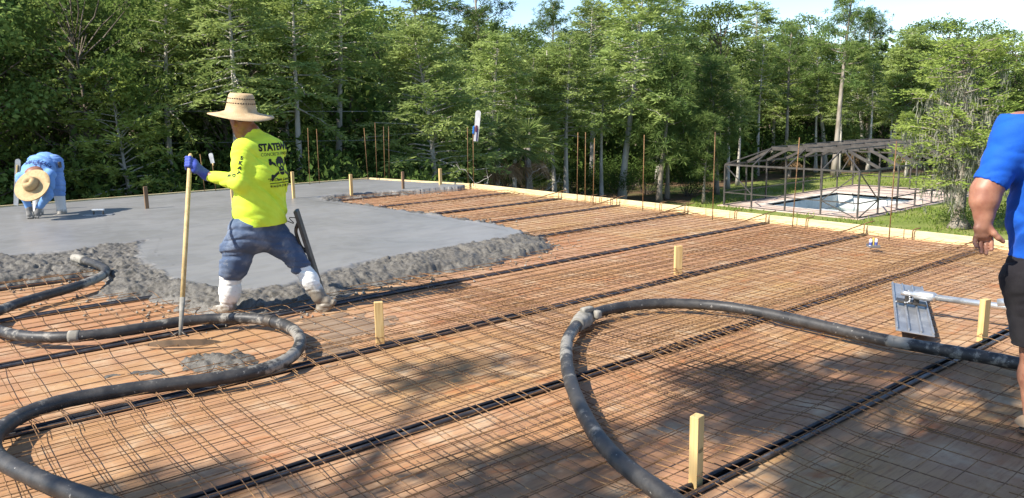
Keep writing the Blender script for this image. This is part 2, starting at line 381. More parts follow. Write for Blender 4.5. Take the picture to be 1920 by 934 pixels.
MB().add([(PX0, PY0, GZ - .85), (PX1, PY0, GZ - .85), (PX1, PY1, GZ - .85), (PX0, PY1, GZ - .85)], [(0, 1, 2, 3)]).build('water', t.m, pool)
# ---- screen enclosure: bare frame
cage = thing('screen_enclosure', 'bare dark bronze aluminium frame of a screen enclosure around the swimming pool', 'pool cage', (45, 23, GZ))
ZE, ZT, IN = -1.95, -1.05, 1.75
xs = [37.5 + 2.03 * i for i in range(8)]; ys = [19.03, 20.95, 22.95, 24.95, 26.7]
X0, X1, Y0, Y1 = xs[0], xs[-1], ys[0], ys[-1]
def post(x, y):
    MB().box((x, y, (GZ + ZE) / 2 + .02), (0.07, 0.07, ZE - GZ)).build('post', M['cage'], cage)
for x in xs:
    post(x, Y0); post(x, Y1)
for y in ys[1:-1]: post(X0, y); post(X1, y)
for (z, h, nm) in ((ZE + .03, 0.09, 'eave_beam'), (-3.45, 0.05, 'rail'), (GZ + .05, 0.05, 'sill')):
    for a, b_ in (((X0, Y0), (X1, Y0)), ((X0, Y1), (X1, Y1)), ((X0, Y0), (X0, Y1)), ((X1, Y0), (X1, Y1))):
        MB().beam((*a, z), (*b_, z), 0.055, h).build(nm, M['cage'], cage)
ztop = ZT
for i, x in enumerate(xs):                # rafters of the long sides and the flat top beams
    xt = min(max(x, X0 + IN), X1 - IN)
    for ye, yt in ((Y0, Y0 + IN), (Y1, Y1 - IN)):
        MB().beam((x, ye, ZE + .05), (xt, yt, ztop), 0.05, 0.14 if 0 < i < 7 else 0.06).build('rafter', M['cage'], cage)
for y in ys[1:-1]:
    yt = min(max(y, Y0 + IN), Y1 - IN)
    for xe, xt in ((X0, X0 + IN), (X1, X1 - IN)):
        MB().beam((xe, y, ZE + .05), (xt, yt, ztop), 0.05, 0.06).build('rafter', M['cage'], cage)
nb = 8
for i in range(nb):
    x = X0 + IN + (X1 - X0 - 2 * IN) * i / (nb - 1)
    MB().beam((x, Y0 + IN, ztop - .02), (x, Y1 - IN, ztop - .02), 0.05, 0.19).build('roof_beam', M['cage'], cage)
for y in (Y0 + IN, (Y0 + Y1) / 2, Y1 - IN):
    MB().beam((X0 + IN, y, ztop + .06), (X1 - IN, y, ztop + .06), 0.05, 0.06).build('purlin', M['cage'], cage)
ZR = -3.45
for a, b_ in (((X0, Y0, ZE), (xs[1], Y0, ZR)), ((X0, Y0, GZ), (xs[1], Y0, ZR)), ((X0, Y0, ZE), (X0, ys[1], ZR)), ((X0, Y0, GZ), (X0, ys[1], ZR)),
              ((X0, Y1, ZE), (X0, ys[3], ZR)), ((X1, Y0, ZE), (xs[-2], Y0, ZR)), ((X1, Y0, GZ), (xs[-2], Y0, ZR)), ((X1, Y0, ZE), (X1, ys[1], ZR)), ((X1, Y1, ZE), (xs[-2], Y1, ZR))):
    MB().beam(a, b_, 0.045, 0.045).build('brace', M['cage'], cage)

# ---- the building under the deck
bw = thing('building', 'block walls of the building that carry the deck', 'building', (2, 6, GZ))
FY = -3.6
outline = [(XL, FY), (XE + .05, FY), (XE + .05, CORN2[1]), (CORN1[0], CORN1[1] - .05), (BKL[0], BKL[1] - .05)]
V = [(x, y, GZ - .2) for x, y in outline] + [(x, y, -0.25) for x, y in outline]; no = len(outline)
MB().add(V, [(i, (i + 1) % no, no + (i + 1) % no, no + i) for i in range(no)] + [tuple(range(no, 2 * no))]).build('wall', M['block'], bw)

# ---- joists: two steel lips with a dark gap between them
KS = list(range(-4, 11))
for k in KS:
    y = S0 + SP * k
    if y > BKL[1] + 3: continue
    x1 = XE - 0.06 if y < CORN2[1] else CORN1[0] - 0.4
    j = thing('steel_joist', 'dark steel joist with paired top lips set flush between plywood sheets under the wire mesh', 'joist', (2, y, 0), 'steel joists under the mesh')
    ch = MB().add([(XL, y - .030, -.002), (XL, y - .026, -.09), (XL, y + .026, -.09), (XL, y + .030, -.002), (x1, y - .030, -.002), (x1, y - .026, -.09), (x1, y + .026, -.09), (x1, y + .030, -.002)],
                  [(0, 4, 5, 1), (1, 5, 6, 2), (2, 6, 7, 3)])
    ch.build('web', M['joist'], j)
    for s in (-1, 1):
        lp = MB(); yy = y + s * .027
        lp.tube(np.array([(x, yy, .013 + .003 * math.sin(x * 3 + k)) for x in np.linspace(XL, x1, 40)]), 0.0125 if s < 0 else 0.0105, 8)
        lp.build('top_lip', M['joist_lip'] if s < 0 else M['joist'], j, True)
    if k in (-1, 0, 1):
        for x in np.arange(1.2, 7.6, 0.62):
            MB().box((x + rng.normal() * .08, y + rng.normal() * .006, -.014), (.03, .036, .016), None, .005).build('clip', M['cement'], j)

# ---- plywood sheets of every bay
def in_poly(P, poly):
    x, y = P[..., 0], P[..., 1]; c = np.zeros(x.shape, bool); n = len(poly)
    for i in range(n):
        x0, y0 = poly[i]; x1, y1 = poly[(i + 1) % n]
        if y0 == y1: continue
        c ^= ((y0 > y) != (y1 > y)) & (x < (x1 - x0) * (y - y0) / (y1 - y0) + x0)
    return c
def dist_poly(P, poly):
    d = np.full(P.shape[:-1], 1e9); n = len(poly)
    for i in range(n):
        a = poly[i]; b_ = poly[(i + 1) % n]; e = b_ - a
        tt = np.clip(((P - a) @ e) / (e @ e + 1e-12), 0, 1)
        d = np.minimum(d, np.linalg.norm(P - a - tt[..., None] * e, axis=-1))
    return np.where(in_poly(P, poly), d, -d)
ZS = 0.088
smooth_px = [(-700, 560), (-60, 485), (0, 478), (60, 474), (130, 468), (200, 459), (262, 450), (276, 449), (268, 462), (262, 476), (280, 492), (310, 510), (345, 527), (385, 535), (430, 538), (480, 540), (540, 530), (600, 512), (660, 495), (760, 474), (860, 458), (940, 446), (972, 437), (975, 430), (940, 424), (880, 414), (800, 402), (720, 390), (650, 381), (604, 375), (590, 371), (605, 367), (650, 362), (720, 358), (800, 354), (850, 350.5), (876, 346.5)]
rough_px = [(-700, 640), (-60, 545), (0, 538), (60, 530), (110, 522), (150, 520), (190, 530), (165, 545), (150, 556), (215, 565), (260, 560), (320, 572), (360, 590), (420, 600), (480, 592), (540, 585), (600, 572), (640, 556), (700, 538), (780, 520), (860, 506), (930, 494), (985, 482), (1030, 470), (1042, 458), (1020, 446), (985, 435), (930, 424), (870, 413), (790, 400), (710, 388.5), (650, 381), (618, 375.5), (640, 372), (720, 366), (800, 361.5), (860, 356.5), (886, 351)]
SM = np.vstack([slab_poly(smooth_px, ZS), [CORN2 - [0.03, 0.0]], [CORN1 - [.02, .04]], [BKL - [0, .04]]])
RO = np.vstack([slab_poly(rough_px, 0.02), [CORN2 - [0.03, 0.0]], [CORN1 - [.02, .04]], [BKL - [0, .04]]])
for k in KS[:-1]:
    ya = S0 + SP * k + 0.031; yb = S0 + SP * (k + 1) - 0.031
    off = (k * 0.83) % 2.44
    x = XL - off
    while x < XE:
        xa, xb = max(x, XL) + 0.002, min(x + 2.44, XE) - 0.002
        x += 2.44
        if xb - xa < .05: continue
        cs = np.array([(a, b_) for a in (xa, (xa + xb) / 2, xb) for b_ in (ya, yb)])
        if dist_poly(cs, RO).min() > 0.25: continue
        if ya > CORN2[1] + .5 or ya > 14: continue
        b = MB().box(((xa + xb) / 2, (ya + yb) / 2, -0.0095 + rng.normal() * .0012), (xb - xa, yb - ya, 0.019), None, 0.0015)
        tag(b.build('plywood_sheet', M['ply']), 'weathered orange brown plywood sheet laid between joists under the mesh', 'plywood sheet', 'plywood sheets of the deck')

# ---- freshly placed concrete
gx = np.arange(-4.0, XE - .02, 0.03); gy = np.arange(4.6, 15.6, 0.03)
GX, GY = np.meshgrid(gx, gy); P2 = np.stack([GX, GY], -1)
ds = dist_poly(P2, SM); do = dist_poly(P2, RO)
def grid_faces(keep):
    idx = np.arange(keep.size).reshape(keep.shape); f = keep[:-1, :-1] & keep[1:, :-1] & keep[:-1, 1:] & keep[1:, 1:]
    q = np.stack([idx[:-1, :-1], idx[:-1, 1:], idx[1:, 1:], idx[1:, :-1]], -1)[f]; us = np.unique(q); rm = np.zeros(keep.size, np.int64); rm[us] = np.arange(len(us)); return us, rm[q]
us, q1 = grid_faces(ds > 0.085)
P3 = np.concatenate([P2, np.zeros(P2.shape[:-1] + (1,))], -1).reshape(-1, 3)[us]
V1 = P3.copy(); V1[:, 2] = ZS + 0.0012 * fbm(P3 * np.array([1.2, 4.0, 1]), 41, 2) - .0015
r1 = np.zeros(len(us))
st_ = 0.0125
fx_ = np.arange(-3.5, XE - .02, st_); fy_ = np.arange(4.7, 13.2, st_); FX, FY_ = np.meshgrid(fx_, fy_)
ci = np.clip(np.round((FY_ - gy[0]) / .03).astype(int), 0, len(gy) - 1); cj = np.clip(np.round((FX - gx[0]) / .03).astype(int), 0, len(gx) - 1)
us, q2 = grid_faces((do[ci, cj] > -0.12) & (ds[ci, cj] < 0.16))
p2 = np.stack([FX.ravel()[us], FY_.ravel()[us]], -1); p3 = np.concatenate([p2, np.zeros((len(p2), 1))], -1)
d_s = dist_poly(p2, SM); d_o = dist_poly(p2, RO) + fbm(p3 * 4.0, 11, 4) * 0.12 - .02
wq = p3.copy(); wq[:, 0] += fbm(p3 * 9, 3, 2) * .03; wq[:, 1] += fbm(p3 * 9, 4, 2) * .03
bil = lambda f, s_: np.abs(noise3(wq * f + s_, s_))
lump = 0.034 * fbm(p3 * 2.6, 24, 2) + 0.020 * (bil(7.0, 21) - .3) + 0.026 * (bil(15.0, 22) - .3) + 0.019 * (bil(31.0, 23) - .3) + .002 * noise3(p3 * 60, 25) + .014 * np.clip(noise3(wq * 13.0, 29) * 4 - 1.4, 0, 1)
pit = np.clip(noise3(wq * 6.0, 28) - .42, 0, 1) * .10
rf = np.clip((-d_s + fbm(p3 * 6, 31, 3) * 0.05 + .01) / 0.07, 0, 1); prof = np.clip(d_o, 0, None)
hg = 0.082 * (1 - np.exp(-prof / 0.12)) + 0.003
z2 = ZS * (1 - rf) + rf * (hg + (lump - pit) * np.clip(prof / .09, 0.1, 1))
z2 = np.where(d_o <= 0, -0.025, np.maximum(z2, .0015))
r2 = rf * np.clip(.35 + prof * 8, 0, 1) ** .3
V2 = np.concatenate([p2, z2[:, None]], -1)
me = mesh_np('concrete', np.concatenate([V1, V2]), np.concatenate([q1, q2 + len(V1)]), [M['conc']], True)
la = me.attributes.new('lump', 'FLOAT', 'POINT'); la.data.foreach_set('value', np.concatenate([r1, r2]).astype(np.float32))
struct(link('concrete_ground', me))
# small spilled heaps
def heap(name, label, poly_px, seed, hmax, m=None, ragged=.07):
    poly = slab_poly(poly_px, 0.0); x0, y0 = poly.min(0) - .1; x1, y1 = poly.max(0) + .1
    ax = np.arange(x0, x1, .012); ay = np.arange(y0, y1, .012); A, B = np.meshgrid(ax, ay); p2 = np.stack([A, B], -1); p3 = np.stack([A, B, A * 0], -1)
    d = dist_poly(p2, poly) + fbm(p3 * 9, seed, 4) * ragged
    h = hmax * (1 - np.exp(-np.clip(d, 0, None) / .09)) * (1 + .5 * fbm(p3 * 7, seed + 1, 2)) - .25 * hmax * (1 - np.abs(noise3(p3 * 22, seed + 2)) * 2) * np.clip(d / .05, 0, 1) + .003
    ok = d > -.01; h = np.where(d > 0, np.maximum(h, .002), -.01)
    f = ok[:-1, :-1] & ok[1:, :-1] & ok[:-1, 1:] & ok[1:, 1:]; ii = np.arange(A.size).reshape(A.shape)
    q = np.stack([ii[:-1, :-1], ii[:-1, 1:], ii[1:, 1:], ii[1:, :-1]], -1)[f]; us = np.unique(q); rm = np.zeros(A.size, int); rm[us] = np.arange(len(us))
    m_ = mesh_np(name, np.stack([A, B, h], -1).reshape(-1, 3)[us], rm[q], [m or M['conc']], True)
    a = m_.attributes.new('lump', 'FLOAT', 'POINT'); a.data.foreach_set('value', np.ones(len(us), np.float32))
    return tag(link(name, m_), label, 'concrete spill')
heap('concrete_spill', 'small heap of spilled grey concrete inside the left hose loop', [(325, 700), (345, 678), (385, 662), (440, 664), (480, 676), (500, 690), (440, 700), (380, 706)], 60, 0.05)
heap('concrete_spill', 'thin smear of grey concrete left of the come-along blade shadow', [(205, 705), (250, 695), (300, 692), (310, 700), (260, 708)], 70, 0.012)

M['slurry'] = simple('cement_slurry', (0.20, 0.128, 0.075), (0.27, 0.19, 0.125), 9, .6, 0, .35, .65, .3, (.4, 1.6, 1))
heap('slurry_stain', 'dark wet cement film smeared on the plywood right of the left hose loop', [(455, 604), (530, 596), (640, 590), (720, 596), (705, 632), (660, 668), (600, 684), (575, 664), (572, 630), (540, 612)], 80, .0008, M['slurry'], .20)
rc = np.random.default_rng(55); crumbs = MB(); cnt = 0
while cnt < 520:
    q = np.array([rc.uniform(-.5, 8.6), rc.uniform(4.7, 12.5)]); dd = dist_poly(q[None], RO)[0]
    if not (-.55 * rc.random() ** 1.6 < dd < .04): continue
    r_ = .006 + .016 * rc.random() ** 2; a = rc.random() * 6.28
    V_ = np.array([[1, 0, 0], [-.6, .8, .1], [-.5, -.9, 0], [.1, .1, 1.0], [.2, .7, .6], [0, 0, -.4]]) + rc.normal(size=(6, 3)) * .15
    R_ = np.array([[math.cos(a), math.sin(a), 0], [-math.sin(a), math.cos(a), 0], [0, 0, 1]])
    crumbs.add(np.array([q[0], q[1], .004]) + V_ @ R_ * r_, [(0, 1, 4), (1, 2, 3), (0, 4, 3), (1, 3, 4), (0, 3, 2), (0, 2, 5), (0, 5, 1), (1, 5, 2)]); cnt += 1
tag(crumbs.build('concrete_crumbs', M['cement'], None, True), 'small crumbs of concrete spattered along the rough edge of the pour', 'crumbs', kind='stuff')
# ---- wire mesh sheets
def mesh_sheet(x0, x1, y0, y1, dx, dy, zoff, seed, skew):
    r = np.random.default_rng(seed); V = []; F = []; n = 0; k4 = 4
    def zdeck(y):
        ph = (y - S0) / SP; d = abs(ph - round(ph)) * SP
        return 0.026 + 0.030 * math.exp(-(d / .16) ** 2)
    def hid(x, y):
        i = int(round((x - gx[0]) / .03)); j = int(round((y - gy[0]) / .03)); return 0 <= j < len(gy) and i < len(gx) and do[j, max(i, 0)] > 0.30
    def wire(pts, rr=0.0026):
        nonlocal n
        pts = np.array(pts); m = len(pts)
        if m < 2: return
        T = pts[-1] - pts[0]; T /= np.linalg.norm(T); sd_ = np.cross(T, ZH); sd_ /= np.linalg.norm(sd_); up = np.cross(sd_, T)
        ring_ = [sd_ * rr, up * rr, -sd_ * rr, -up * rr]
        for p in pts: V.extend([p + q for q in ring_])
        for i in range(m - 1):
            for j in range(4): F.append((n + i * 4 + j, n + i * 4 + (j + 1) % 4, n + (i + 1) * 4 + (j + 1) % 4, n + (i + 1) * 4 + j))
        n += m * 4
    def run(P):
        seg = []
        for x, y, z in P:
            if x > XE - .03 or hid(x, y):
                wire(seg); seg = []
            else: seg.append((x, y, z))
        wire(seg)
    wav = lambda a, s: 0.011 * math.sin(a * 1.7 + s) + 0.005 * math.sin(a * 4.1 + 2 * s)
    for i, x in enumerate(np.arange(x0, x1 + .01, dx)):
        P = []
        for y in np.linspace(y0 - .04, y1 + .04, max(6, int((y1 - y0) / .11))):
            P.append((x + skew * (y - y0) + wav(y, seed + i * .05) + r.normal() * .0012, y, zdeck(y) + zoff + .003 * math.sin(y * 5 + i)))
        run(P)
    for i, y in enumerate(np.arange(y0, y1 + .01, dy)):
        P = []
        for x in np.linspace(x0 - .04, x1 + .04, max(6, int((x1 - x0) / .3))):
            yy = y + skew * .3 * (x - x0) * 0 + wav(x, seed * 2 + i * .05) + r.normal() * .0012
            P.append((x + skew * (y - y0), yy, zdeck(yy) + zoff + .0054 + .003 * math.sin(x * 3 + i)))
        run(P)
    if not V: return
    me = mesh_np('wire_mesh', np.array(V), np.array(F), [M['rust']], False)
    tag(link('wire_mesh', me), 'rusty square welded wire mesh sheet lying over the joists and plywood', 'wire mesh', 'wire mesh sheets on the deck')
sid = 0
for (x0, x1) in ((-4.9, -0.9), (-1.1, 4.1), (3.85, 9.2)):
    y = -3.2 + (0.5 if x0 > 0 else 0)
    while y < 12.3:
        sid += 1
        y1 = min(y + 2.28, 13)
        mesh_sheet(x0 + rng.normal() * .03, x1, y, y1, 0.152, 0.152, 0.0 if sid % 2 else 0.009, sid, rng.normal() * .004)
        y += 2.28 - 0.304 - rng.random() * .1
# extra laps, where the photograph shows a second layer
mesh_sheet(0.35, 4.6, 1.55, 4.3, 0.152, 0.152, 0.012, 101, 0.010)
mesh_sheet(3.3, 8.9, 2.55, 5.6, 0.152, 0.152, 0.013, 102, -0.006)

# ---- form boards round the edge
def board(a, b_, m, label, h=0.29, th=0.038, top=0.1):
    a = np.array([a[0], a[1], top - h / 2]); b_ = np.array([b_[0], b_[1], top - h / 2])
    return tag(MB().beam(a, b_, th, h, (0, 0, 1), 0.003).build('form_board', m), label, 'form board', 'pale lumber form boards round the deck edge')
yy = [FY, -0.2, 3.3, 6.9, CORN2[1] - .01]
labs = ['pale lumber form board beside the man in the blue shirt at the right', 'pale lumber form board along the right deck edge in front of the lawn', 'pale lumber form board in front of the nearest pool cage post', 'long pale lumber form board below the tree trunks at the far right edge']
for i in range(4): board((XE + .02, yy[i] + .004), (XE + .02, yy[i + 1] - .004), M['form_y'], labs[i])
board(CORN2 + [.02, .01], CORN1 + [.02, .0], M['form_y'], 'pale form board between the hung darby float and the far slab corner')
mid = (BKL + CORN1) / 2
board(CORN1 + [0, .022], mid + [0, .022], M['form'], 'thin pale form board along the back slab edge left of the far corner')
board(mid - bd * .01 + [0, .022], BKL + [0, .022], M['form'], 'thin pale form board along the back slab edge behind the bent man')
# ================================================================== TREES AND PLANTS
def unit(v): return v / (np.linalg.norm(v, axis=-1, keepdims=True) + 1e-12)
def leaf_mesh(name, C, Dv, L, W, m, rg, bend=0.0):
    """diamond leaves: base C, direction Dv, length L, width W"""
    C = np.asarray(C); Dv = unit(np.asarray(Dv)); n = len(C)
    L = np.broadcast_to(np.asarray(L, float), (n,))[:, None]; W = np.broadcast_to(np.asarray(W, float), (n,))[:, None]
    s = unit(np.cross(Dv, rg.normal(size=(n, 3))))
    V = np.stack([C, C + Dv * L * .45 + s * W / 2 - ZH * bend * L, C + Dv * L - ZH * bend * L * 3, C + Dv * L * .45 - s * W / 2 - ZH * bend * L], 1).reshape(-1, 3)
    F = np.arange(4 * n).reshape(n, 4)
    return mesh_np(name, V, F, [m])
def trunk_mb(H, r0, lean, rg, top=0.25, wob=0.12, flare=1.5):
    zs = np.linspace(0, 1, 12); ph = rg.random(4) * 6
    X = lean[0] * zs ** 1.3 + wob * np.sin(zs * 5 + ph[0]) * zs; Y = lean[1] * zs ** 1.3 + wob * np.sin(zs * 4 + ph[1]) * zs
    R = r0 * (1 - (1 - top) * zs); R[0] *= flare; R[1] *= 1 + (flare - 1) * .25
    P = np.stack([X, Y, zs * H], 1)
    return MB().tube(P, R, 8), (lambda u: np.array([np.interp(u, zs, X), np.interp(u, zs, Y), u * H])), (lambda u: np.interp(u, zs, R))

def proto_cypress(seed, H=13.0, R=2.7, start=0.40, nb=92, leaf='leaf_cyp', bark='bark_pale', twl=0.8, dens=1.0):
    rg = np.random.default_rng(seed); tb, pos, rr = trunk_mb(H, 0.011 * H + .03, rg.normal(size=2) * .35, rg, 0.12)
    C = []; D = []; LL = []
    for i in range(nb):
        u = start + (1 - start) * ((i + rg.random()) / nb) ** 0.78
        shape = (1 - ((u - start) / (1 - start)) ** 1.6) ** .8
        L = R * (0.28 + .72 * shape) * (.55 + .6 * rg.random()); az = i * 2.39996 + rg.normal() * .4
        el = rad(-5 + 45 * (u - start) / (1 - start) + rg.normal() * 12)
        d = np.array([math.cos(az) * math.cos(el), math.sin(az) * math.cos(el), math.sin(el)]); p0 = pos(u)
        ts = np.linspace(0, 1, 5); pts = p0 + np.outer(ts * L, d) - np.outer(ts ** 2 * L * .16, ZH) + rg.normal(size=(5, 3)) * .04 * L * ts[:, None]
        tb.tube(pts, np.linspace(min(rr(u) * .5, .05), .008, 5), 4, False)
        m = int(9 * L * dens) + 3
        for q in range(m):
            tq = .2 + .8 * rg.random() ** .8
            b = np.array([np.interp(tq, ts, pts[:, k]) for k in range(3)])
            side = unit(np.cross(d, ZH)) * rg.choice([-1, 1]); td = unit(d * (.4 + .5 * rg.random()) + side * (.3 + .8 * rg.random()) + ZH * rg.normal() * .25 - ZH * .12)
            tl = twl * (.5 + .8 * rg.random()) * (1.15 - .5 * tq); nl = int(7 + 5 * rg.random())
            tt = np.linspace(.05, 1, nl); base = b + np.outer(tt * tl, td) - np.outer(tt ** 2 * tl * .25, ZH)
            sv = unit(np.cross(td, ZH + rg.normal(size=3) * .3)); sg = np.where(np.arange(nl) % 2 == 0, 1, -1)[:, None]
            C.append(base); D.append(td * .7 + sv * sg * .9 + rg.normal(size=(nl, 3)) * .28 - ZH * .12); LL.append(np.full(nl, .20) * (.7 + .7 * rg.random(nl)))
    C = np.concatenate(C); D = np.concatenate(D); LL = np.concatenate(LL)
    return [('trunk', mesh_np('trunk', np.concatenate(tb.V), tb.F, [M[bark]], True)), ('crown', leaf_mesh('crown', C, D, LL, LL * .30, M[leaf], rg))], H

def proto_pine(seed, H=15.0, start=0.5, R=2.4, nb=42, leaf='leaf_pine', bark='bark', tl=0.34):
    rg = np.random.default_rng(seed); tb, pos, rr = trunk_mb(H, 0.011 * H + .04, rg.normal(size=2) * .4, rg, 0.18)
    C = []; D = []
    for i in range(nb):
        u = start + (1 - start) * ((i + rg.random()) / nb); s = (u - start) / (1 - start)
        L = R * (.35 + .65 * math.sin(math.pi * (0.25 + .72 * s))) * (.5 + .6 * rg.random()); az = i * 2.39996 + rg.normal() * .5
        el = rad(-8 + 50 * s + rg.normal() * 14); d = np.array([math.cos(az) * math.cos(el), math.sin(az) * math.cos(el), math.sin(el)])
        ts = np.linspace(0, 1, 5); pts = pos(u) + np.outer(ts * L, d) + np.outer(ts ** 2 * L * .2, ZH) + rg.normal(size=(5, 3)) * .06 * L * ts[:, None]
        tb.tube(pts, np.linspace(min(rr(u) * .5, .055), .014, 5), 4, False)
        for q in range(int(5 + 6 * L)):
            tq = .35 + .65 * rg.random() ** .6
            b = np.array([np.interp(tq, ts, pts[:, k]) for k in range(3)]) + rg.normal(size=3) * np.array([.26, .26, .2])
            nn = 20; dd = unit(rg.normal(size=(nn, 3)) + d * .5 + ZH * .35); C.append(np.tile(b, (nn, 1)) + dd * .03); D.append(dd)
    C = np.concatenate(C); D = np.concatenate(D)
    return [('trunk', mesh_np('trunk', np.concatenate(tb.V), tb.F, [M[bark]], True)), ('crown', leaf_mesh('crown', C, D, tl * (.7 + .6 * rg.random(len(C))), .042, M[leaf], rg, .06))], H

def proto_broad(seed, H=12.0, start=0.3, R=3.0, ncl=70, nl=150, leaf='leaf_oak', bark='bark_dark', ls=.17):
    rg = np.random.default_rng(seed); tb, pos, rr = trunk_mb(H * .8, 0.013 * H + .04, rg.normal(size=2) * .6, rg, .15, .2)
    C = []; D = []
    for i in range(ncl):
        az = i * 2.39996 + rg.normal() * .3; h = start + (1 - start) * rg.random(); s = (h - start) / (1 - start)
        rad_ = R * math.sqrt(max(.05, math.sin(math.pi * (.12 + .80 * s)))) * (.35 + .65 * rg.random() ** .5)
        c = np.array([math.cos(az) * rad_, math.sin(az) * rad_, h * H]); u = max(.15, min(.98, (h - .10 - .1 * rg.random()) / .8)); p0 = pos(u)
        mid = (p0 + c) / 2 + rg.normal(size=3) * .25 + ZH * .1; tb.tube(np.array([p0, mid, c]), [min(rr(u) * .5, .06), .03, .01], 4, False)
        cr = .55 + .5 * rg.random(); q = rg.normal(size=(nl, 3)); q = unit(q) * (rg.random((nl, 1)) ** .45) * cr * np.array([1.15, 1.15, .62])
        C.append(c + q); D.append(unit(q) + rg.normal(size=(nl, 3)) * .7 - ZH * .35)
    C = np.concatenate(C); D = np.concatenate(D); L = ls * (.65 + .8 * rg.random(len(C)))
    return [('trunk', mesh_np('trunk', np.concatenate(tb.V), tb.F, [M[bark]], True)), ('crown', leaf_mesh('crown', C, D, L, L * .55, M[leaf], rg))], H

def frond(rg, base, az, el, L, droop, nleaf, ll, C, D, LL, stem):
    d = np.array([math.cos(az) * math.cos(el), math.sin(az) * math.cos(el), math.sin(el)]); ts = np.linspace(0, 1, 7)
    pts = base + np.outer(ts * L, d) - np.outer(ts ** 2.2 * L * droop, ZH); stem.tube(pts, np.linspace(.022, .006, 7), 3, False)
    T = unit(np.gradient(pts, axis=0)); side = unit(np.cross(d, ZH))
    for q in range(nleaf):
        tq = .18 + .82 * q / nleaf; b = np.array([np.interp(tq, ts, pts[:, k]) for k in range(3)]); tt = np.array([np.interp(tq, ts, T[:, k]) for k in range(3)])
        for s in (-1, 1):
            C.append(b); D.append(tt * .55 + side * s * .8 - ZH * (.55 + .3 * rg.random()) + rg.normal(size=3) * .1); LL.append(ll * math.sin(math.pi * min(.95, .15 + .8 * tq)) + .1)
def proto_feather_palm(seed, H=5.0, nf=20, L=2.1, dead=5):
    rg = np.random.default_rng(seed); tb, pos, rr = trunk_mb(H, .13, rg.normal(size=2) * .25, rg, .8, .05, 1.3); top = pos(1.0)
    C = []; D = []; LL = []; st = MB()
    for i in range(nf):
        s = i / nf; frond(rg, top, i * 2.39996 + rg.normal() * .2, rad(75 - 85 * s + rg.normal() * 6), L * (.8 + .3 * rg.random()), .75 + .35 * rg.random(), 26, .72, C, D, LL, st)
    out = [('trunk', mesh_np('trunk', np.concatenate(tb.V), tb.F, [M['bark']], True)), ('stalks', mesh_np('stalks', np.concatenate(st.V), st.F, [M['leaf_palm']])),
           ('fronds', leaf_mesh('fronds', np.array(C), np.array(D), np.array(LL), .045, M['leaf_palm'], rg, .22))]
    if dead:
        C = []; D = []; LL = []; st = MB()
        for i in range(dead): frond(rg, top - ZH * .1, i * 2.1 + rg.random(), rad(-30 - 30 * rg.random()), L * .8, .5, 18, .5, C, D, LL, st)
        out.append(('dead_fronds', leaf_mesh('dead_fronds', np.array(C), np.array(D), np.array(LL), .04, M['leaf_dead'], rg, .15)))
    return out, H + L * .7
def proto_fan_palm(seed, H=4.0, nf=26, dead=10):
    rg = np.random.default_rng(seed); tb, pos, rr = trunk_mb(H, .17, rg.normal(size=2) * .2, rg, .9, .05, 1.2); top = pos(1.0)
    def fans(n, e0, e1, fl, m, nm):
        C = []; D = []; LL = []
        for i in range(n):
            az = i * 2.39996 + rg.normal() * .2; el = rad(e0 + (e1 - e0) * i / n + rg.normal() * 6); d = np.array([math.cos(az) * math.cos(el), math.sin(az) * math.cos(el), math.sin(el)])
            hub = top + d * (.9 + .25 * rg.random()); side = unit(np.cross(d, ZH)); upv = np.cross(side, d)
            C.append(top); D.append(d); LL.append(1.0)
            for a in np.linspace(-1.9, 1.9, 22):
                C.append(hub); D.append(d * math.cos(a) + side * math.sin(a) - upv * .12 + rg.normal(size=3) * .05); LL.append(fl * (.75 + .25 * math.cos(a * .6)))
        return leaf_mesh(nm, np.array(C), np.array(D), np.array(LL), .055, m, rg, .10)
    return [('trunk', mesh_np('trunk', np.concatenate(tb.V), tb.F, [M['bark']], True)), ('fronds', fans(nf, 80, -25, .85, M['leaf_palm'], 'fronds')), ('dead_fronds', fans(dead, -35, -70, .7, M['leaf_dead'], 'dead_fronds'))], H + 1.2
def proto_bush(seed, H=2.0, R=1.4, n=4200, leaf='leaf_under', ls=.085):
    rg = np.random.default_rng(seed); st = MB(); C = []; D = []
    for i in range(14):
        az = rg.random() * 6.28; r = R * rg.random() ** .6; h = H * (.45 + .55 * rg.random()) * (1 - .4 * (r / R) ** 2); c = np.array([math.cos(az) * r, math.sin(az) * r, h])
        st.tube(np.array([[c[0] * .15, c[1] * .15, 0], [c[0] * .6, c[1] * .6, h * .6], c]), [.03, .02, .008], 4, False); k = n // 14
        q = unit(rg.normal(size=(k, 3))) * rg.random((k, 1)) ** .5 * np.array([.55, .55, .5]) * (.6 + R * .35); C.append(np.maximum(c + q, [-99, -99, .05])); D.append(unit(q) + rg.normal(size=(k, 3)) * .7 - ZH * .2)
    C = np.concatenate(C); L = ls * (.6 + .9 * rg.random(len(C)))
    return [('stems', mesh_np('stems', np.concatenate(st.V), st.F, [M['bark_dark']], True)), ('foliage', leaf_mesh('foliage', C, np.concatenate(D), L, L * .5, M[leaf], rg))], H
def proto_bare(seed, H=3.0):
    rg = np.random.default_rng(seed); b = MB()
    def br(p, d, L, r, lev):
        pts = [p]
        for i in range(4): d = unit(d + rg.normal(size=3) * .22 + ZH * .02); pts.append(pts[-1] + d * L / 4)
        b.tube(np.array(pts), np.linspace(r, r * .5, 5), 5, False)
        if lev:
            for i in range(3): br(pts[rg.integers(2, 5)], unit(d + rg.normal(size=3) * .7), L * .6, r * .5, lev - 1)
    for i in range(4): br(np.array([0, 0, 0.]), unit(np.array([rg.normal() * .8, rg.normal() * .8, 1.])), H * .6, .035, 3)
    return [('branches', mesh_np('branches', np.concatenate(b.V), b.F, [M['bark_pale']], True))], H

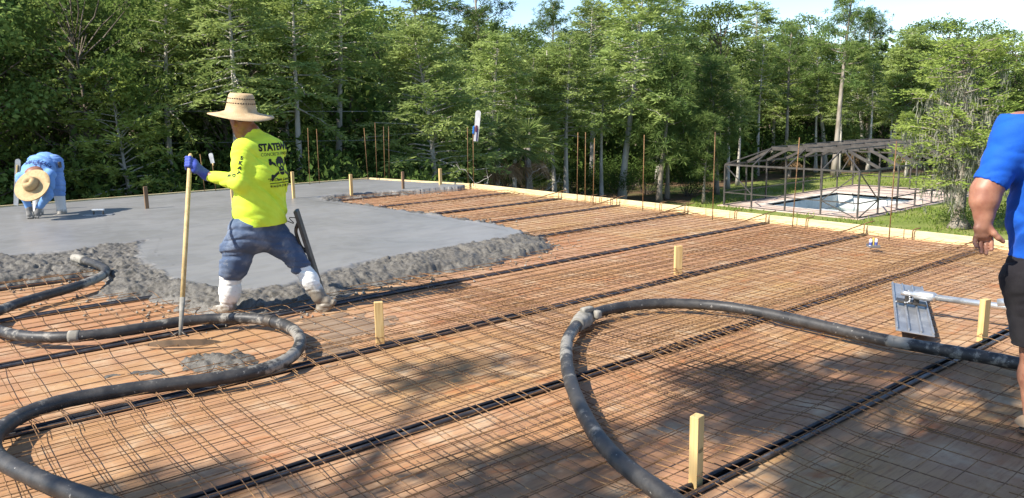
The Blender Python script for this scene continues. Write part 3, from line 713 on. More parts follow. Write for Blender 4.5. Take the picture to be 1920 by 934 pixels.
PROTO = {'cyp': [proto_cypress(s) for s in (1, 2, 3)], 'cypn': [proto_cypress(4, R=1.9, start=.55, nb=64), proto_cypress(5, R=1.8, start=.58, nb=60)],
         'low': [proto_cypress(6, H=11, R=3.2, start=.1, nb=125, leaf='leaf_cyp', twl=.85)], 'bright': [proto_cypress(8, H=9, R=2.6, start=.2, nb=80, leaf='leaf_bright')],
         'pine': [proto_pine(s) for s in (11, 12, 13)], 'ypine': [proto_pine(14, H=7.5, start=.34, R=1.5, nb=34, tl=.42), proto_pine(15, H=9, start=.3, R=1.7, nb=40, tl=.42)],
         'broad': [proto_broad(s) for s in (21, 22, 23)], 'fpalm': [proto_feather_palm(31), proto_feather_palm(32, 6, 18, 2.3, 4)], 'fan': [proto_fan_palm(33), proto_fan_palm(34, 2.2, 22, 8)],
         'bush': [proto_bush(41), proto_bush(42, 1.6, 1.8), proto_bush(43, 2.6, 1.5)], 'bare': [proto_bare(51)]}
KIND = {'cyp': ('cypress_tree', 'tree'), 'cypn': ('cypress_tree', 'tree'), 'low': ('cypress_tree', 'tree'), 'bright': ('cypress_tree', 'tree'), 'pine': ('pine_tree', 'tree'), 'ypine': ('pine_tree', 'tree'),
        'broad': ('hardwood_tree', 'tree'), 'fpalm': ('feather_palm', 'palm'), 'fan': ('fan_palm', 'palm'), 'bush': ('bush', 'bush'), 'bare': ('bare_shrub', 'shrub')}
WIDE = {'cyp': 1.3, 'cypn': 1.25, 'low': 1.15, 'pine': 1.15}
def plant(kind, px, D, label, ytop=None, H=None, var=0, rot=None, wide=1.0, group=None, base=None):
    parts, H0 = PROTO[kind][var % len(PROTO[kind])]
    P = at(px, 300, D) if base is None else gp(base[0], base[1], GZ); P = np.array([P[0], P[1], GZ])
    if base is not None: D = P @ FH
    Ht = (at(px, ytop, D)[2] - GZ) if ytop is not None else (H or H0)
    s = Ht / H0
    nm, cat = KIND[kind]
    r = thing(nm, label, cat, P, group, local=True)
    wide *= WIDE.get(kind, 1)
    r.scale = (s * wide, s * wide, s) if kind not in ('fan', 'fpalm') else (max(.8, min(1.3, s)) * wide,) * 2 + (s * (wide if kind == 'fpalm' else 1),)
    r.rotation_euler = (0, 0, rot if rot is not None else rng.random() * 6.28)
    for n_, me in parts:
        o = bpy.data.objects.new(n_, me); COL.objects.link(o); o.parent = r
    return r
T = plant
# --- left wood, from the left edge to the hat
T('broad', 18, 27, 'dark hardwood tree at the far left edge behind the bent man', ytop=-90, var=0)
T('pine', 42, 31, 'pine with thin dark trunk rising at the upper left corner', ytop=-160, var=0)
T('broad', 112, 29, 'leafy hardwood tree above and right of the bent man', ytop=-30, var=1)
T('broad', 172, 25, 'hardwood with a pale leaning trunk between the bent man and the walking man', ytop=-60, var=2, wide=.9)
T('pine', 262, 33, 'tall pine with a thick dark trunk at the top between the two workers', ytop=-170, var=1)
T('bright', 252, 24, 'young bright green cypress lit among dark trees left of the straw hat', ytop=135, wide=1.0)
T('broad', 318, 31, 'mid green hardwood up behind the small hanging palm', ytop=-40, var=0)
T('cypn', 392, 30, 'slender cypress with thin dark trunk above the straw hat brim', ytop=-60, var=0)
T('pine', 350, 38, 'pine crown at the top edge left of the straw hat', ytop=-120, var=2)
T('broad', 455, 29, 'hardwood straight behind the straw hat', ytop=-20, var=1)
T('pine', 500, 34, 'pine with long bare branches above right of the hat', ytop=-140, var=0)
T('bright', 552, 31, 'light green cypress right of the straw hat at mid height', ytop=70, wide=1.0, var=0)
T('pine', 598, 33, 'pine with straight grey trunk right of the yellow shirt', ytop=-150, var=1)
T('cypn', 628, 31, 'slender tree with dark trunk left of the hanging yellow palm', ytop=-80, var=1)
T('broad', 660, 36, 'hardwood behind the hanging yellow palm', ytop=5, var=2)
T('broad', 718, 40, 'dark green tree just under the gap of sky left of centre', ytop=25, var=0)
T('cyp', 790, 46, 'tall pale green cypress between the two left gaps of sky', ytop=-45, var=1)
T('cyp', 742, 42, 'cypress behind the low branched cypress at the slab corner', ytop=70, var=2)
T('pine', 930, 52, 'dark pine standing against the sky left of the round pine crown', ytop=-60, var=2)
T('fpalm', 330, 25.5, 'small feather palm with drooping fronds left of the blue glove', ytop=200, var=0, wide=.62)
T('fpalm', 372, 24, 'feather palm with pale tips left of the straw hat', ytop=150, var=1, wide=.6)
T('fpalm', 680, 23.5, 'feather palm with hanging yellow and brown fronds above the back slab edge', ytop=175, var=0, wide=.55)
T('fpalm', 638, 28, 'taller feather palm with yellow lit top above the hanging palm', ytop=90, var=1, wide=.6)
T('fpalm', 748, 29, 'feather palm with hanging green fronds above the far slab corner bars', ytop=140, var=0, wide=.65)
T('fpalm', 510, 26, 'feather palm in deep shade just right of the walking man', ytop=190, var=1, wide=.6)
T('cypn', 318, 27, 'slim pale trunked cypress between the small hanging palm and the straw hat', ytop=-50, var=0)
T('cypn', 432, 25.5, 'slim pale trunked cypress rising directly above the straw hat crown', ytop=-70, var=1)
T('cypn', 560, 28, 'slim pale trunked cypress above the pair of bars right of the yellow shirt', ytop=-40, var=0)
T('cypn', 128, 26.5, 'slim pale trunked cypress right of the bent man', ytop=-60, var=1)
# --- centre
T('low', 822, 30, 'low branched light green cypress just behind the far slab corner', ytop=60, var=0, wide=1.12)
T('bare', 862, 27, 'bare pale twisted shrub left of the hung darby float', H=3.5)
T('bare', 975, 34, 'brown bare brush beside the fan palm', H=3.2)
T('fan', 925, 33, 'fan palm with dead hanging fronds right of the hung darby float', H=5.2, var=0)
T('fan', 992, 36, 'fan palm in shade at the foot of two thin cypress trunks', H=5.0, var=0)
T('cyp', 963, 43, 'cypress with thin pale trunk right of the hung darby float', ytop=95, var=0)
T('cypn', 993, 45, 'thin cypress beside the shaded fan palm', ytop=110, var=0)
T('cyp', 905, 40, 'broad pale cypress above the hung darby float', ytop=70, var=2)
T('cypn', 1040, 46, 'thinnest cypress pole left of the pale forked trunk', ytop=95, var=1)
T('cyp', 1061, 45, 'cypress with bright pale trunk behind the left trio of edge bars', ytop=75, var=1)
T('low', 1030, 47, 'low spreading cypress with branches near the ground behind the edge bars', ytop=245, var=0, wide=1.1)
T('cypn', 1128, 47, 'cypress right of the trio of edge bars', ytop=130, var=0)
T('cyp', 1166, 47, 'tallest cypress at centre with a long straight grey trunk', ytop=-35, var=2, wide=1.05)
T('cyp', 1110, 56, 'pale cypress filling the skyline left of the tallest cypress', ytop=10, var=0)
T('ypine', 1236, 46, 'long needled pine with forked pale trunk behind the fourth edge bar', ytop=120, var=1, wide=1.3)
T('ypine', 1252, 48, 'long needled pine with leaning trunk right of the forked one', ytop=150, var=0, wide=1.2)
T('ypine', 1321, 45.5, 'small young pine alone at the edge of the lawn', ytop=225, var=0, wide=1.1)
T('ypine', 1345, 50, 'young pine behind the smallest lawn edge pine', ytop=120, var=1, wide=1.2)
T('cyp', 1235, 56, 'cypress crown at the top right of the tallest cypress', ytop=0, var=1)
T('broad', 1330, 60, 'rounded leafy tree in the skyline above the young pines', ytop=12, var=1)
T('cypn', 1366, 53, 'thin cypress with bare pale trunk left of the pool cage', ytop=130, var=0)
T('cypn', 1384, 55, 'thin crooked cypress at the left corner of the pool cage', ytop=150, var=1)
T('pine', 1030, 75, 'distant pine with small round crown under the sky left of centre', ytop=12, var=0)
# --- right, behind the pool cage
T('cypn', 1420, 62, 'cypress with pale trunk behind the left part of the cage roof', ytop=85, var=0)
T('cyp', 1410, 70, 'flat topped light cypress in the skyline left of the tall pine', ytop=15, var=2)
T('pine', 1472, 63, 'pine with thick pale trunk behind the cage left of the tall pine', ytop=60, var=1)
T('cypn', 1530, 64, 'thin dark trunked cypress just left of the tall pine', ytop=130, var=1)
T('pine', 1566, 60, 'tall pine with long bare trunk rising above the skyline behind the cage', ytop=-35, var=2, rot=1.2)
T('cypn', 1574, 62, 'thin white trunked tree close to the right of the tall pine trunk', ytop=150, var=0)
T('cypn', 1628, 63, 'thin cypress with short side branches behind the cage middle', ytop=120, var=1)
T('cypn', 1668, 66, 'thin pale cypress behind the right part of the cage', ytop=140, var=0)
T('cyp', 1702, 66, 'large cypress with forked pale trunk behind the right end of the cage', ytop=60, var=1)
T('broad', 1505, 74, 'leafy tree in the skyline between the flat topped cypress and the tall pine', ytop=28, var=0)
T('pine', 1625, 72, 'shorter dark pine right of the tall pine crown', ytop=30, var=0)
T('broad', 1735, 76, 'dome shaped dark tree in the right skyline', ytop=42, var=1, wide=1.2)
T('broad', 1800, 78, 'wide dark tree in the right skyline behind the mossy cypress', ytop=45, var=2, wide=1.3)
T('broad', 1875, 80, 'dark tree in the skyline at the right edge', ytop=55, var=0, wide=1.3)
T('bright', 1700, 58, 'bright green small cypress leaning by the right cage end', ytop=215, wide=1.0)
T('fan', 1700, 60, 'small fan palm in shade behind the right part of the cage', H=3.2, var=1)
T('fan', 1480, 60, 'small fan palm on the lawn behind the cage', H=2.6, var=1)
T('fan', 1600, 64, 'fan palm in shade behind the middle of the cage', H=3.4, var=1)

# --- the mossy cypress at the right: own trunk, limbs, foliage, moss
rg = np.random.default_rng(77)
mp_ = gp(1797, 428, GZ); mc = thing('cypress_tree', 'big bright cypress hung with grey moss beside the lawn at the right', 'tree', mp_)
tbm = MB(); HT = at(1800, 70, mp_ @ FH)[2] - GZ
tp = np.array([[0, 0, 0], [.05, .02, 1], [.1, .05, 2.4], [.05, .1, 4.5], [.15, .2, 7], [.1, .2, HT * .95]]) + mp_
tbm.tube(smooth_path(tp, 4), np.interp(np.linspace(0, 1, 21), [0, .08, .3, 1], [.50, .28, .20, .04]), 10)
C = []; Dd = []; LLs = []; mC = []; mD = []
ts = np.linspace(0, 1, 7)
for i in range(96):
    u = .36 + .62 * ((i + rg.random()) / 96); p0 = np.array([np.interp(u, np.linspace(0, 1, 6), tp[:, k]) for k in range(3)]); az = i * 2.39996
    L = (4.3 - 2.9 * u) * (.6 + .6 * rg.random()) * (.55 if u < .46 and math.cos(az - 2.2) > .2 else 1); d = np.array([math.cos(az), math.sin(az), .12 + .4 * u + rg.normal() * .15]); d /= np.linalg.norm(d)
    pts = p0 + np.outer(ts * L, d) - np.outer(ts ** 2 * L * .22, ZH) + np.cumsum(rg.normal(size=(7, 3)) * .09, 0)
    tbm.tube(pts, np.linspace(.06 * (1.2 - u) + .015, .012, 7), 5, False)
    for q in range(int(7 * L)):
        tq = .3 + .7 * rg.random(); b = np.array([np.interp(tq, ts, pts[:, k]) for k in range(3)]); sd_ = unit(np.cross(d, ZH)) * rg.choice([-1, 1])
        td = unit(d * .6 + sd_ * (.3 + .7 * rg.random()) + rg.normal(size=3) * .2); tl = .5 + .6 * rg.random(); n_ = 11; tt = np.linspace(.05, 1, n_)
        C.append(b + np.outer(tt * tl, td) - np.outer(tt ** 2 * .2 * tl, ZH)); sg = np.where(np.arange(n_) % 2 == 0, 1, -1)[:, None]; sv = unit(np.cross(td, ZH))
        Dd.append(td * .7 + sv * sg + rg.normal(size=(n_, 3)) * .25); LLs.append(.17 * (.7 + .7 * rg.random(n_)))
    if u < .8:
        for q in range(int(1.6 * L) + (2 if u < .45 else 0)):
            tq = .15 + .75 * rg.random(); b = np.array([np.interp(tq, ts, pts[:, k]) for k in range(3)]); n_ = 16; hl = .5 + 1.0 * rg.random()
            mC.append(b + rg.normal(size=(n_, 3)) * np.array([.10, .10, .05]) - np.outer(rg.random(n_) * hl, ZH)); mD.append(np.tile([0, 0, -1.], (n_, 1)) + rg.normal(size=(n_, 3)) * .22)
tbm.build('trunk', M['bark'], mc, True)
LLs = np.concatenate(LLs)
link('crown', leaf_mesh('crown', np.concatenate(C), np.concatenate(Dd), LLs, LLs * .3, M['leaf_bright'], rg), mc)
mC = np.concatenate(mC); link('moss', leaf_mesh('moss', mC, np.concatenate(mD), .30 + .25 * rg.random(len(mC)), .05, M['moss'], rg), mc)

# --- rows deeper in the wood: nothing tells these apart
SKX = [-300, 0, 500, 690, 720, 780, 840, 870, 950, 1000, 1090, 1130, 1300, 1350, 1400, 1480, 1560, 1640, 1700, 1800, 1920, 2200]
SKY = [-160, -120, -80, 30, 35, -10, 35, 20, -20, 40, 40, 0, 15, 42, 32, 55, 45, 58, 55, 60, 72, 60]
deep = {'cyp': 'green cypress standing deep in the wood behind the front trees', 'pine': 'dark pine standing deep in the wood behind the front trees', 'broad': 'leafy hardwood standing deep in the wood behind the front trees'}
px = -170
i = 0
while px < 2110:
    left = px < 760
    k = ['pine', 'cyp', 'pine', 'broad', 'pine'][i % 5] if left else ['cyp', 'broad', 'cyp', 'pine'][i % 4]
    D = (36 + 16 * rng.random()) if left else (62 + 26 * rng.random())
    T(k, px, D, deep[k], ytop=np.interp(px, SKX, SKY) + 14 + 55 * rng.random(), var=int(rng.integers(3)), wide=1.1, group='trees deep in the wood')
    px += (26 if left else 22) + 16 * rng.random(); i += 1
for px_, D_ in ((-620, 20), (-540, 25), (-470, 18.5), (-420, 23), (-350, 28), (-330, 20), (-270, 24), (-210, 30), (-200, 21.5), (-130, 26), (-90, 22.5), (-760, 22), (-880, 26), (-700, 29), (-520, 32)):  # unseen trees added off to the left to throw shade on the left wood
    T(['broad', 'pine', 'cyp'][int(rng.integers(3))] if px_ < -140 else 'broad', px_, D_, 'unseen tree added beyond the left edge to shade the left wood', H=9.5 + 2 * rng.random(), var=int(rng.integers(3)), wide=1.1, group='trees beyond the left edge')
# --- undergrowth: bushes one can make out, and the dark mass behind them
blab = 'dark leafy bush in the undergrowth at the foot of the trees'
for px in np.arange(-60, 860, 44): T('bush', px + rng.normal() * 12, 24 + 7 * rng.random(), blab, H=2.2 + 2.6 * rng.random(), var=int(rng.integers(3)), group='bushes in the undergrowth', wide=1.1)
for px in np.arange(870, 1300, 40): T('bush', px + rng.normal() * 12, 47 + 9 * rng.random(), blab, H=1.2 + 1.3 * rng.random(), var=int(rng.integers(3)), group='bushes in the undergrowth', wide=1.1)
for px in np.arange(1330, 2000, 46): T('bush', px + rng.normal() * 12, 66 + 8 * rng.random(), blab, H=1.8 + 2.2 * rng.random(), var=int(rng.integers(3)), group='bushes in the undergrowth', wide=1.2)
T('bush', 1845, 35.0, 'low green bush at the foot of the mossy cypress', H=1.2, var=1)
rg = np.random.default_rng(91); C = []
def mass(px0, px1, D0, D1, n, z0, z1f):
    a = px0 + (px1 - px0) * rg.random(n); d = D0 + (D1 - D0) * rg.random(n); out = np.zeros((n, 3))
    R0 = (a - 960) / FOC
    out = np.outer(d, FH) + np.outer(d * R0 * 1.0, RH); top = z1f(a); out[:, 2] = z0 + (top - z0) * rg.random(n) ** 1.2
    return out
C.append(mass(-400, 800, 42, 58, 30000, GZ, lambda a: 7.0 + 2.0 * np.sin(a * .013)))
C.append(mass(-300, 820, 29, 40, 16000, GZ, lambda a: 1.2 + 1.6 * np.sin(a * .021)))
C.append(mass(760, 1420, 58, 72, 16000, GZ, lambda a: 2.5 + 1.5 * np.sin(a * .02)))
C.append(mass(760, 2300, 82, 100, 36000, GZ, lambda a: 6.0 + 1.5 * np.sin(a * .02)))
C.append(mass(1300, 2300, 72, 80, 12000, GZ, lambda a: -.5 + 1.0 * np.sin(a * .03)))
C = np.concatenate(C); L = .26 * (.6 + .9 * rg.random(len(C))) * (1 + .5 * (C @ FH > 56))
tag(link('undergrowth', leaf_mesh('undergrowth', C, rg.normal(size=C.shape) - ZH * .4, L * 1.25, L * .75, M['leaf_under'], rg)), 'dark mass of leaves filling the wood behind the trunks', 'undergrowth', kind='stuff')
n = 26000; gx_ = 26 + 36 * rg.random(n); gy_ = 7 + 24 * rg.random(n); okg = in_poly(np.stack([gx_, gy_], -1), np.array(lawn_out)) & ~((gx_ > CX0 - .1) & (gx_ < CX1 + .1) & (gy_ > CY0 - .1) & (gy_ < CY1 + .1)) & (fbm(np.stack([gx_ * .6, gy_ * .6, gx_ * 0], -1), 5, 3) > -.25)
Cg = np.stack([gx_, gy_, np.full(n, GZ)], -1)[okg]
tag(link('grass', leaf_mesh('grass', Cg, rg.normal(size=Cg.shape) * .5 + ZH, .10 + .14 * rg.random(len(Cg)), .05, M['grassblade'], rg)), 'uneven tufts of grass on the lawn round the pool', 'grass', kind='stuff')

# --- the tree behind the camera whose shade falls across the near deck
rg = np.random.default_rng(123)
oak = thing('oak_tree', 'spreading oak beside the building whose crown shades the near deck', 'tree', (-8.5, 0.5, GZ))
tbo = MB(); fork = np.array([-8.0, .8, 4.5]); tbo.tube(smooth_path([(-8.5, .5, GZ), (-8.4, .55, 0), fork], 5), np.linspace(.42, .24, 11), 10)
C = []; Dd = []
spots = [(860, 692, .34, 8), (800, 712, .22, 7), (1330, 712, .24, 8), (1400, 706, .28, 8), (1470, 780, .40, 7), (1540, 745, .36, 8), (1590, 800, .25, 7), (1380, 775, .36, 7),
         (1640, 690, .30, 8), (1720, 680, .26, 8), (1790, 690, .3, 8), (1860, 700, .40, 8), (1900, 740, .3, 7), (1690, 745, .20, 7), (1650, 880, .42, 7), (1730, 915, .5, 7), (1580, 905, .28, 7), 
         (1850, 860, .34, 7), (1900, 900, .5, 7), (1780, 800, .16, 7), (980, 880, .34, 7), (880, 915, .40, 7), (1080, 905, .30, 7), (1180, 830, .26, 7),
         (270, 905, .22, 7), (330, 915, .26, 7), (420, 925, .30, 7), (1540, 690, .14, 8), ]
for (px, py, rr_, z) in spots:
    g = gp(px, py, 0); c = g + SUN / SUN[2] * (z + rg.normal() * .5); m1 = fork + (c - fork) * .55 + np.array([0, 0, .5]) + rg.normal(size=3) * .25
    tbo.tube(smooth_path([fork, m1, c], 4), np.linspace(.07, .012, 9), 5, False)
    n_ = int((1350 if px > 1200 else 700) * rr_ * rr_); q = unit(rg.normal(size=(n_, 3))) * rg.random((n_, 1)) ** .5 * rr_ * .86 * np.array([1.25, 1.0, .75]); C.append(c + q); Dd.append(unit(q) + rg.normal(size=(n_, 3)))
for i in range(60):
    c = fork + np.array([rg.normal() * 2.2 - 1.0, rg.normal() * 2.6, 3 + rg.random() * 4]); n_ = 220; q = rg.normal(size=(n_, 3)) * .4
    if (c - CAM) @ FH > -1.5: continue
    hit = c - SUN * c[2] / SUN[2]; hp_ = hit - CAM
    if hp_ @ FH > .2 and abs(hp_ @ RH) < .9 * (hp_ @ FH) + .8: continue
    C.append(c + q); Dd.append(q + rg.normal(size=(n_, 3)) * .4); tbo.tube(np.array([fork, (fork + c) / 2 + rg.normal(size=3) * .2, c]), [.08, .04, .015], 5, False)
tbo.build('trunk', M['bark'], oak, True)
C = np.concatenate(C); L = .13 * (.7 + .7 * rg.random(len(C)))
link('crown', leaf_mesh('crown', C, np.concatenate(Dd), L, L * .6, M['leaf_oak'], rg), oak)
# ================================================================== PEOPLE
def surface_nets(Fv, origin, h):
    s = Fv.shape; inside = Fv < 0
    cs = [(0, 0, 0), (1, 0, 0), (0, 1, 0), (1, 1, 0), (0, 0, 1), (1, 0, 1), (0, 1, 1), (1, 1, 1)]
    sl = lambda A, c: A[c[0]:s[0] - 1 + c[0], c[1]:s[1] - 1 + c[1], c[2]:s[2] - 1 + c[2]]
    cnt = sum(sl(inside, c).astype(np.int8) for c in cs); act = (cnt > 0) & (cnt < 8)
    I = np.argwhere(act); vid = np.full(act.shape, -1, np.int64); vid[act] = np.arange(len(I))
    f = np.stack([sl(Fv, c)[act] for c in cs], 1); acc = np.zeros((len(I), 3)); num = np.zeros(len(I))
    for a in range(8):
        for b in range(a + 1, 8):
            if sum(abs(cs[a][k] - cs[b][k]) for k in range(3)) != 1: continue
            m = (f[:, a] < 0) != (f[:, b] < 0); t = np.where(m, f[:, a] / (f[:, a] - f[:, b] + 1e-12), 0)
            p = np.array(cs[a]) + t[:, None] * (np.array(cs[b]) - np.array(cs[a])); acc[m] += p[m]; num[m] += 1
    V = origin + (I + acc / num[:, None]) * h; Q = []
    for ax in range(3):
        o = [0, 1, 2]; o.remove(ax); u, w = o
        A = inside[tuple(slice(0, -1) if k == ax else slice(1, -1) for k in range(3))]; B = inside[tuple(slice(1, None) if k == ax else slice(1, -1) for k in range(3))]
        for flip, m in ((False, A & ~B), (True, ~A & B)):
            J = np.argwhere(m)
            if not len(J): continue
            J = J.copy(); J[:, u] += 1; J[:, w] += 1
            def cell(du, dw):
                K = J.copy(); K[:, u] -= du; K[:, w] -= dw; return vid[K[:, 0], K[:, 1], K[:, 2]]
            q = np.stack([cell(1, 1), cell(0, 1), cell(0, 0), cell(1, 0)], 1)
            if (ax == 1) != flip: q = q[:, ::-1]
            Q.append(q)
    Q = np.concatenate(Q); return V, Q[(Q >= 0).all(1)]

class SDF:
    """round cones and ellipsoids blended into one continuous skin"""
    def __init__(self): self.p = []; self.cut = []; self.wr = None
    def cone(self, a, b, ra, rb, k=.03, wide=None): self.p.append(('c', np.array(a, float), np.array(b, float), ra, rb, k, wide)); return self
    def chain(self, pts, rs, k=.03, wide=None):
        for i in range(len(pts) - 1): self.cone(pts[i], pts[i + 1], rs[i], rs[i + 1], k, wide)
        return self
    def ell(self, c, radii, ax=None, k=.02, sub=False): self.p.append(('s' if sub else 'e', np.array(c, float), np.array(radii, float), np.eye(3) if ax is None else np.array(ax, float), 0, k, None)); return self
    def plane(self, p, n): self.cut.append((np.array(p, float), unit(np.array(n, float)))); return self
    def ev(self, P):
        d = None
        for q in self.p:
            if q[0] == 'c':
                _, a, b, ra, rb, k, wide = q; e = b - a; L2 = e @ e + 1e-9; t = np.clip(((P - a) @ e) / L2, 0, 1); v = P - a - t[..., None] * e
                if wide is not None:
                    n_, f_ = wide; v = v + ((v @ n_) * (1 / f_ - 1))[..., None] * n_
                di = np.sqrt((v * v).sum(-1)) - (ra + (rb - ra) * t)
            else:
                _, c, r, ax, _, k, _ = q; v = ((P - c) @ ax.T) / r; l = np.sqrt((v * v).sum(-1)); di = (l - 1) * r.min() * (0.5 + .5 * 1) 
            if d is None: d = di
            elif q[0] == 's': d = np.maximum(d, -di)
            else:
                hh = np.clip(.5 + .5 * (d - di) / k, 0, 1); d = d + (di - d) * hh - k * hh * (1 - hh)
        if self.wr is not None:
            m = np.abs(d) < .05; w = np.zeros(d.shape); w[m] = self.wr(P[m]); d = d + w
        for p, n_ in self.cut: d = np.maximum(d, (P - p) @ n_)
        return d
    def mesh(self, name, h, mats, pad=.05):
        lo = np.full(3, 1e9); hi = -lo
        for q in self.p:
            if q[0] == 'c':
                w = q[6][1] if q[6] is not None else 1; r = max(q[3], q[4]) * max(1, w)
                lo = np.minimum(lo, np.minimum(q[1], q[2]) - r); hi = np.maximum(hi, np.maximum(q[1], q[2]) + r)
            elif q[0] == 'e': lo = np.minimum(lo, q[1] - q[2].max()); hi = np.maximum(hi, q[1] + q[2].max())
        lo -= pad; hi += pad
        for p, n_ in self.cut:
            pass
        c = 4; n = np.ceil((hi - lo) / (h * c)).astype(int) + 1
        Pc = np.stack(np.meshgrid(*[lo[i] + (np.arange(n[i]) * c + (c - 1) / 2) * h for i in range(3)], indexing='ij'), -1); Dc = self.ev(Pc)
        up = lambda A: A.repeat(c, 0).repeat(c, 1).repeat(c, 2)
        Dv = up(Dc); m = np.argwhere(np.abs(Dv) < h * c * 1.6 + .02); Pm = lo + m * h
        Dv[m[:, 0], m[:, 1], m[:, 2]] = self.ev(Pm); V, Q = surface_nets(Dv, lo, h)
        return mesh_np(name, V, Q, mats, True)

def skin_mat(name, c1, c2):
    t = NT(name); v = t.coord('Object'); f = t.noise(v, 14, 4, .6); t.b.inputs['Subsurface Weight'].default_value = .08; t.b.inputs['Subsurface Radius'].default_value = (.01, .004, .002)
    t.bump(t.noise(v, 90, 3), .12, .002); return t.set(t.mix(t.ramp(f, .35, .7), c1, c2), .48, 0, .4)
def cloth_mat(name, c1, c2, scale=7, bump=.25, rough=.85, lo=.4, hi=.7, dirt=None):
    t = NT(name); v = t.coord('Object'); f = t.noise(v, scale, 5, .6); w = t.noise(v, 260, 2); c = t.mix(t.ramp(f, lo, hi), c1, c2)
    if dirt: g = t.noise(v, 11, 5, .7); c = t.mix(t.math('MULTIPLY', t.ramp(g, .60, .72), .6), c, dirt)
    t.bump(t.math('ADD', t.math('MULTIPLY', f, .8), t.math('MULTIPLY', w, .15)), bump, .02); t.b.inputs['Sheen Weight'].default_value = .05
    return t.set(c, rough, 0, .2)
def boot_mat(name, zlo, zhi, c1, mud):
    t = NT(name); v = t.coord('Object'); sx = t.n('ShaderNodeSeparateXYZ'); t.l(v, sx.inputs[0]); f = t.noise(v, 14, 5, .65)
    z = t.math('ADD', sx.outputs[2], t.math('MULTIPLY', t.math('SUBTRACT', f, .5), .16)); m = t.ramp(z, zhi, zlo); s2 = t.math('MULTIPLY', t.ramp(t.noise(v, 30, 4, .7), .58, .68), .6)
    c = t.mix(s2, c1, (.52, .49, .44)); t.bump(f, .2, .01); return t.set(t.mix(m, c, mud), .5, 0, .4)
SK = skin_mat('tanned_skin', (.27, .125, .075), (.20, .085, .05)); SK2 = skin_mat('sunburnt_skin', (.36, .17, .105), (.25, .10, .062))
HIVIZ = cloth_mat('neon_yellow_jersey', (.70, .90, .075), (.62, .82, .05), 5, .3)
DENIM = cloth_mat('worn_blue_denim', (.07, .10, .165), (.19, .225, .29), 7, .2, .9, .42, .74, (.30, .29, .27))
PALEBLUE = cloth_mat('light_blue_shirt', (.15, .30, .60), (.20, .36, .65), 5, .3)
PALEDENIM = cloth_mat('faded_blue_jeans', (.14, .27, .56), (.22, .35, .62), 9, .4)
ROYAL = cloth_mat('royal_blue_shirt', (.008, .09, .47), (.006, .07, .38), 5, .25, .75)
BLACKC = cloth_mat('black_shorts_cloth', (.012, .010, .012), (.02, .018, .02), 7, .3)
GLOVE = cloth_mat('blue_rubber_glove', (.045, .075, .36), (.065, .10, .43), 12, .3, .55, .4, .7, (.5, .48, .5))
GREYG = cloth_mat('dirty_grey_glove', (.16, .155, .15), (.26, .25, .235), 14, .4)
INK = simple('black_print', (.012, .014, .012), rough=.7); INKB = simple('navy_print', (.03, .05, .16), rough=.7)
HAIR = simple('black_hair', (.012, .010, .009), rough=.5)
HOLE = simple('hat_hole', (.05, .03, .02), rough=.9); STRAW = NT('woven_straw'); _v = STRAW.coord('Object'); _w = STRAW.n('ShaderNodeTexChecker'); STRAW.l(_v, _w.inputs[0]); _w.inputs['Scale'].default_value = 110; _f = STRAW.noise(_v, 16, 4, .6)
STRAW.bump(STRAW.math('ADD', STRAW.math('MULTIPLY', _w.outputs['Fac'], .5), _f), .35, .004)
STRAW = STRAW.set(STRAW.mix(STRAW.math('MULTIPLY', _w.outputs['Fac'], .25), STRAW.mix(STRAW.ramp(_f, .35, .7), (.60, .45, .26), (.50, .35, .19)), (.40, .25, .14)), .75, 0, .25)
TANSTRAW = simple('fine_tan_straw', (.47, .33, .165), (.38, .26, .12), 24, .75, 0, .4, .7, .35)
SHOE = simple('tan_work_shoe', (.30, .21, .13), (.22, .15, .09), 12, .85, 0, .4, .7, .3); SOLE = simple('dark_sole', (.05, .045, .04), rough=.85)

def person(label, loc): return thing('person', label, 'person', loc)
def put(name, sdf, h, m, parent): return link(name, sdf.mesh(name, h, [m]), parent)
def shrink_text(txt, size, org, ex, ey, dirv, bvh, m, name, parent, off=.0025, cond=1.0, italic=0.0, bold=.0):
    """lettering laid on cloth: glyph outlines dropped along dirv"""
    cu = bpy.data.curves.new('lettering', 'FONT'); cu.body = txt; cu.size = size; cu.align_x = 'CENTER'; cu.shear = italic; cu.offset = bold; cu.resolution_u = 3
    o = bpy.data.objects.new('lettering', cu); COL.objects.link(o); dg = bpy.context.evaluated_depsgraph_get(); me = o.evaluated_get(dg).to_mesh()
    bm = bmesh.new(); bm.from_mesh(me); o.evaluated_get(dg).to_mesh_clear(); COL.objects.unlink(o); bpy.data.objects.remove(o); bpy.data.curves.remove(cu)
    bmesh.ops.triangulate(bm, faces=bm.faces[:]); bmesh.ops.subdivide_edges(bm, edges=[e for e in bm.edges if e.calc_length() > size * .25], cuts=2, use_grid_fill=False); bmesh.ops.triangulate(bm, faces=bm.faces[:])
    bm.verts.index_update(); P = [v.co.copy() for v in bm.verts]; F = [[v.index for v in f.verts] for f in bm.faces]; bm.free()
    return drop([(p.x * cond, p.y) for p in P], F, org, ex, ey, dirv, bvh, m, name, parent, off)
def drop(P, F, org, ex, ey, dirv, bvh, m, name, parent, off=.0025):
    V = []; ok = []
    for (x, y) in P:
        w = Vector(np.array(org) + np.array(ex) * x + np.array(ey) * y); hit = bvh.ray_cast(w - Vector(dirv) * .6, Vector(dirv), 1.2)
        if hit[0] is None: V.append((0, 0, 0)); ok.append(False)
        else: V.append(tuple(hit[0] + hit[1] * off if hit[1].dot(Vector(dirv)) < 0 else hit[0] - hit[1] * off)); ok.append(True)
    F = [f for f in F if all(ok[i] for i in f)]
    if not F: return None
    us = sorted({i for f in F for i in f}); rm = {i: n for n, i in enumerate(us)}
    return link(name, mesh_np(name, [V[i] for i in us], [[rm[i] for i in f] for f in F], [m]), parent)
